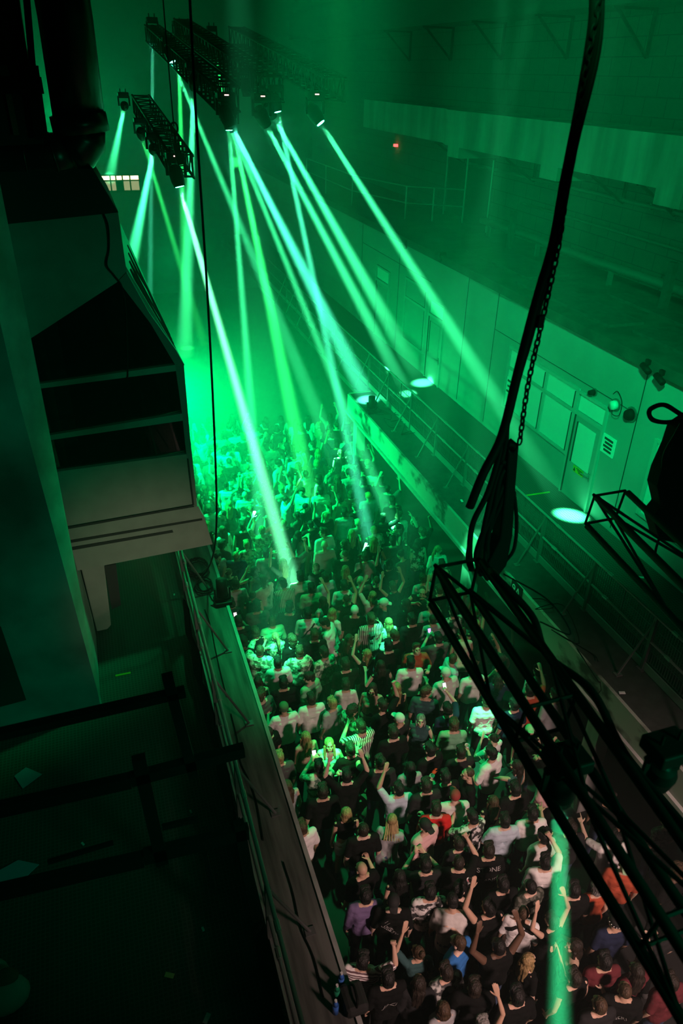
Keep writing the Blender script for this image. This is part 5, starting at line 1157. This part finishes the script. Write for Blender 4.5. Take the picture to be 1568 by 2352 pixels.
# the 300 that show largest are people of their own; the rest further off are one mass
order = sorted(POS, key=lambda a: (a[3] is None, (a[1]-CAM.y)**2+(a[0])**2))
FAR = []
PM = {}
for n_, (x, y, sc, e) in enumerate(order):
    if n_ >= 300: FAR.append((x, y, sc)); continue
    if e is None:
        fem = rnd.random() < .36
        tot = sum(w for _, w in COLMIX); t = rnd.random()*tot
        for col, w_ in COLMIX:
            t -= w_
            if t < 0: break
        pose = rnd.choice(POSEMIX)
        kind = rnd.choice(['tank', 'tank', 'tee']) if fem else rnd.choice(['tee', 'tee', 'tee', 'tee', 'tank', 'long'])
        if kind == 'long' and pose not in ('stand', 'dance'): kind = 'tee'
        hair = rnd.choice(['long', 'long', 'bob', 'ponytail', 'bun']) if fem else rnd.choice(['short', 'short', 'short', 'crop', 'curly', 'shaved'])
        hc = rnd.choice(['black', 'dark', 'dark', 'brown', 'brown', 'blond'])
        lb = generic_label(x, y, col, hair, hc, pose)
        fa = rnd.gauss(5, 22) if rnd.random() < .85 else rnd.uniform(-180, 180)
        person(V((x, y, 0)), fa, sc, pose, fem, col, kind, hair, hc, rnd.choice([0, 0, 1, 1, 2, 3, 4]), rnd.choice(['charcoal', 'black', 'denim', 'denim', 'khaki']), lb, near=y < 12)
        continue
    u, v, fa, pose, fem, top, kind, hair, hc, lb, short, ex = e
    pose = ex.get('pose', pose); skin = ex.get('skin', rnd.choice([0, 0, 1, 3]))
    r, J = person(V((x, y, 0)), fa, sc, pose, bool(fem), top, kind, hair, hc, skin, ex.get('legs', rnd.choice(['charcoal', 'black', 'denim'])), lb, shorts=ex.get('shorts', False))
    f = bool(fem); t = ex.get('t')
    if t == 'stone': on_back(r, J, pose, f, kind, 'STONE', .115, 1.36, M_let); on_back(r, J, pose, f, kind, 'ISLAND', .105, 1.1, M_let2)
    elif t == 'script': on_back(r, J, pose, f, kind, 'Stussy', .12, 1.2, M_let2, shear=.25, tilt=-.8, xo=-.03); on_back(r, J, pose, f, kind, '/ /', .07, 1.36, M_let2, tilt=-.8, xo=-.07)
    elif t == 'jazi': on_back(r, J, pose, f, kind, 'JAZi', .1, 1.22, M_let, shear=.45, tilt=.15)
    elif t == 'neri': on_back(r, J, pose, f, kind, 'NERI', .085, 1.2, M_let2, tilt=.3)
    elif t == 'orange':
        mb = MB()
        for (a, b, s) in ((0, 0, .05), (-.05, .03, .035), (.05, -.03, .04), (.02, .07, .03), (-.03, -.06, .035), (.06, .05, .022), (-.07, -.02, .025)):
            k = [V((a+s*(1+.35*math.sin(3*w*.52+a*40))*math.cos(w*.5236), b+s*(1+.3*math.cos(4*w*.52))*math.sin(w*.5236), 0)) for w in range(12)]
            mb.add(k, [tuple(range(12))])
        me = bpy.data.meshes.new('print'); me.from_pydata(mb.v, [], mb.f)
        o = on_back(r, J, pose, f, kind, me, 1, 1.2, M_org, 'shirt_print'); o['label'] = 'orange back print'
    elif t in ('strap', 'tape', 'stripes'):
        segs = {'strap': [((-.16, 1.06), (.13, 1.44), .035)], 'tape': [((-.19, 1.33), (-.05, 1.44), .05), ((.06, 1.44), (.19, 1.38), .05)], 'stripes': [((-.17, 1.35), (-.18, 1.05), .02), ((.17, 1.35), (.18, 1.05), .02)]}[t]
        for (a, b, w_) in segs:
            mb = MB(); a = V((*a, 0)); b = V((*b, 0)); d = (b-a).normalized(); s = V((-d.y, d.x, 0))*w_*.5; m_ = 10
            vs = []
            for i in range(m_+1): c_ = a.lerp(b, i/m_); vs += [c_-s, c_+s]
            mb.add(vs, [(2*i, 2*i+2, 2*i+3, 2*i+1) for i in range(m_)])
            me = bpy.data.meshes.new('band'); me.from_pydata(mb.v, [], mb.f)
            on_back(r, J, pose, f, kind, me, 1, 0, M_let2 if t == 'stripes' else M_strap, {'strap': 'bag_strap', 'tape': 'shoulder_tape', 'stripes': 'sleeve_stripe'}[t])
    elif t == 'dots':
        mb = MB()
        for i in range(9):
            a = math.pi*(1.0+i/8); mb.ball(V((.089*math.cos(a), -.012+.106*math.sin(a), .06)), .008, 6, 4)
        o = MB(); me = bpy.data.meshes.new('dots'); me.from_pydata(mb.v, [], mb.f); me.materials.append(M_let)
        d = bpy.data.objects.new('cap_studs', me); COL.objects.link(d); d.parent = r; d.matrix_local = Matrix.Translation(J['head']) @ J['hr'].to_4x4()
    if 'phone' in ex:
        a = wloc(r, J['wrR']+V((-.03, .05, .1)) if pose == 'phone_high' else (J['wrR']+J['wrL'])*.5+V((0, .09, .07))); Rm = Euler(r.rotation_euler).to_matrix()
        phone(a, (Rm @ V((1, 0, 0)), Rm @ V((0, .85, -.5)).normalized(), Rm @ V((0, .5, .85)).normalized()), ex['phone'], M_screen2 if 'violet' in ex['phone'] else M_screen)
    if 'cup' in ex:
        side = 'R' if pose == 'drink' else 'L'
        a = wloc(r, J['wr'+side]+V((0, .075, .0))); cup(a-V((0, 0, .03)), ex['cup'])
# the far mass of the crowd: one mesh of simple but whole figures
src = []
for pose, fem, col in (('stand', False, 'charcoal'), ('dance', False, 'black'), ('both_up', True, 'grey'), ('stand', True, 'offwhite')):
    me, J = get_body(pose, fem); src.append((me, J, get_shirt(pose, fem, 'tee'), hair_mesh('short' if not fem else 'long'), misc(('tr', fem, False), lambda: trousers_mesh(fem)), col))
far = bpy.data.meshes.new('far_crowd'); bm = bmesh.new(); slots = []
def slot(m):
    if m not in slots: slots.append(m)
    return slots.index(m)
for (x, y, sc) in FAR:
    me, J, sh, hm, trm, col = src[rnd.choice([0, 0, 1, 2, 3])]
    X = Matrix.Translation((x, y, 0)) @ Matrix.Rotation(rnd.gauss(0, .4), 4, 'Z') @ Matrix.Scale(sc, 4)
    for mesh, mt, T_ in ((me, SKIN[rnd.choice([0, 1, 2])], X), (sh, CL[col], X), (hm, HC['dark'], X @ Matrix.Translation(J['head']) @ J['hr'].to_4x4()), (trm, CL['charcoal'], X)):
        nf = len(bm.faces); nv = len(bm.verts)
        bm.from_mesh(mesh); bm.verts.ensure_lookup_table(); bm.faces.ensure_lookup_table()
        for v in bm.verts[nv:]: v.co = T_ @ v.co
        s_ = slot(mt)
        for f_ in bm.faces[nf:]: f_.material_index = s_; f_.smooth = True
bm.to_mesh(far); bm.free()
for m in slots: far.materials.append(m)
if FAR:
    o = bpy.data.objects.new('far_crowd', far); COL.objects.link(o)
    tag(o, 'hazy mass of people at the far end of the floor below the stage', 'crowd', None, 'stuff')
# ================================================================= LIGHT
def add_spot(p, t, P, deg, col, rad=.05, blend=.6, name='beam_light'):
    l = bpy.data.lights.new(name, 'SPOT'); l.energy = P; l.color = col; l.spot_size = math.radians(deg); l.spot_blend = blend; l.shadow_soft_size = rad
    o = bpy.data.objects.new(name, l); COL.objects.link(o); o.location = p; o.rotation_euler = (t-p).to_track_quat('-Z', 'Y').to_euler(); return o
for (p, t, deg, P, col, rad) in BEAMS: add_spot(p, t, P, deg, col or C_BEAM, rad, .9)
def point(p, P, r, col): 
    l = bpy.data.lights.new('added_fill', 'POINT'); l.energy = P; l.color = col; l.shadow_soft_size = r
    o = bpy.data.objects.new('added_fill', l); COL.objects.link(o); o.location = p; return o
G_FILL = (.0, 1., .24)
add_spot(V((0.9, 17.6, 5.2)), V((2.6, 19.4, 1)), 11500, 150, (.0, 1., .19), .3, .8, 'stage_wash')   # stage wash behind the cabin
point(V((2.8, 27, 6)), 150, .6, G_FILL)  # added green fill for the haze down the hall
point(V((-.3, 31, 10)), 800, 1., G_FILL)   # added green fill for the upper left haze, hidden by the cabin
# added unseen green fills on the office wall, concrete beam and crowd
add_spot(V((1.0, 1.0, 15.5)), V((10, 14.4, 4.2)), 17000, 31, G_FILL, .4, .8, 'added_fill')
add_spot(V((1.0, 0, 14.2)), V((12, 17.5, 9.2)), 4200, 27, G_FILL, .4, .7, 'added_fill')
add_spot(V((3.6, 12.6, 16.5)), V((4.0, 9.6, 1)), 13000, 31, G_FILL, .3, .8, 'added_fill')
# tight lamps picking out people in the crowd
for (u, v, sx, sy, P, dg) in ((640, 1490, 1.5, 7.7, .11, 5.5), (893, 1440, 5.0, 7.8, .09, 3.6), (1115, 1640, 5.0, 7.0, .07, 5), (785, 1710, 2.4, 7.6, .08, 5)):
    add_spot(V((sx, sy, 15.6)), onz(u, v, 1.5), PB*P, dg, C_GRN if v > 1600 and u < 1000 else C_BEAM, .05, 1.)
add_spot(V((7.0, 11.5, 16)), V((.9, 11.2, 8)), 5500, 26, G_FILL, .3, .9, 'added_fill')   # added unseen fill onto the cabin flank and duct
# extra pool by the hoist
add_spot(V((3.4, 6.5, 13.6)), onz(1100, 1240, 3.2), PB*.05, 4, C_BEAM)
# warm house light behind the camera, low
add_spot(V((6.0, -4, 9.5)), V((4.6, 4.1, 1)), 7000, 50, (1, .64, .57), .6, 1., 'house_light')
add_spot(V((5.5, -3, 7.0)), V((.5, 10.0, 4.8)), 1800, 15, (1, .78, .58), .5, .9, 'house_light')
add_spot(V((5.0, -3, 10.5)), V((-1.3, 8.6, 6.4)), 850, 48, (.0, 1., .4), .5, .9, 'house_light')  # added green fill on the bulkhead and cabin front, not a house lamp
w = bpy.data.worlds.new('hall_haze'); S.world = w; w.use_nodes = True; nt = w.node_tree
nt.nodes['Background'].inputs[1].default_value = 0
vs = nt.nodes.new('ShaderNodeVolumeScatter'); vs.inputs['Anisotropy'].default_value = -.2
geo = nt.nodes.new('ShaderNodeNewGeometry'); sx = nt.nodes.new('ShaderNodeSeparateXYZ'); nt.links.new(geo.outputs['Position'], sx.inputs[0])
def ramp(sock, a0, a1, o0, o1):
    m = nt.nodes.new('ShaderNodeMapRange'); m.inputs['From Min'].default_value = a0; m.inputs['From Max'].default_value = a1
    m.inputs['To Min'].default_value = o0; m.inputs['To Max'].default_value = o1; nt.links.new(sock, m.inputs['Value']); return m.outputs[0]
mm = nt.nodes.new('ShaderNodeMath'); mm.operation = 'MULTIPLY'
nt.links.new(ramp(sx.outputs['Y'], 8.5, 14.5, .0025, .030), mm.inputs[0])      # thicker towards the stage
nt.links.new(ramp(sx.outputs['X'], 7.0, 9.5, 1., .12), mm.inputs[1])          # clearer by the block wall
nt.links.new(mm.outputs[0], vs.inputs['Density']); nt.links.new(vs.outputs[0], nt.nodes['World Output'].inputs['Volume'])
w.cycles.volume_sampling = 'EQUIANGULAR'; w.cycles.volume_step_size = 8.0
S.cycles.volume_max_steps = 16; S.cycles.light_sampling_threshold = .03
vw = S.view_settings; vw.view_transform = 'Standard'; vw.look = 'None'; vw.gamma = 1; vw.use_curve_mapping = False; vw.exposure = 0.
c = S.cycles; c.max_bounces = 3; c.diffuse_bounces = 1; c.glossy_bounces = 1; c.transparent_max_bounces = 4; c.volume_bounces = 0; c.use_denoising = True; c.adaptive_threshold = .02
c.sample_clamp_indirect = 4
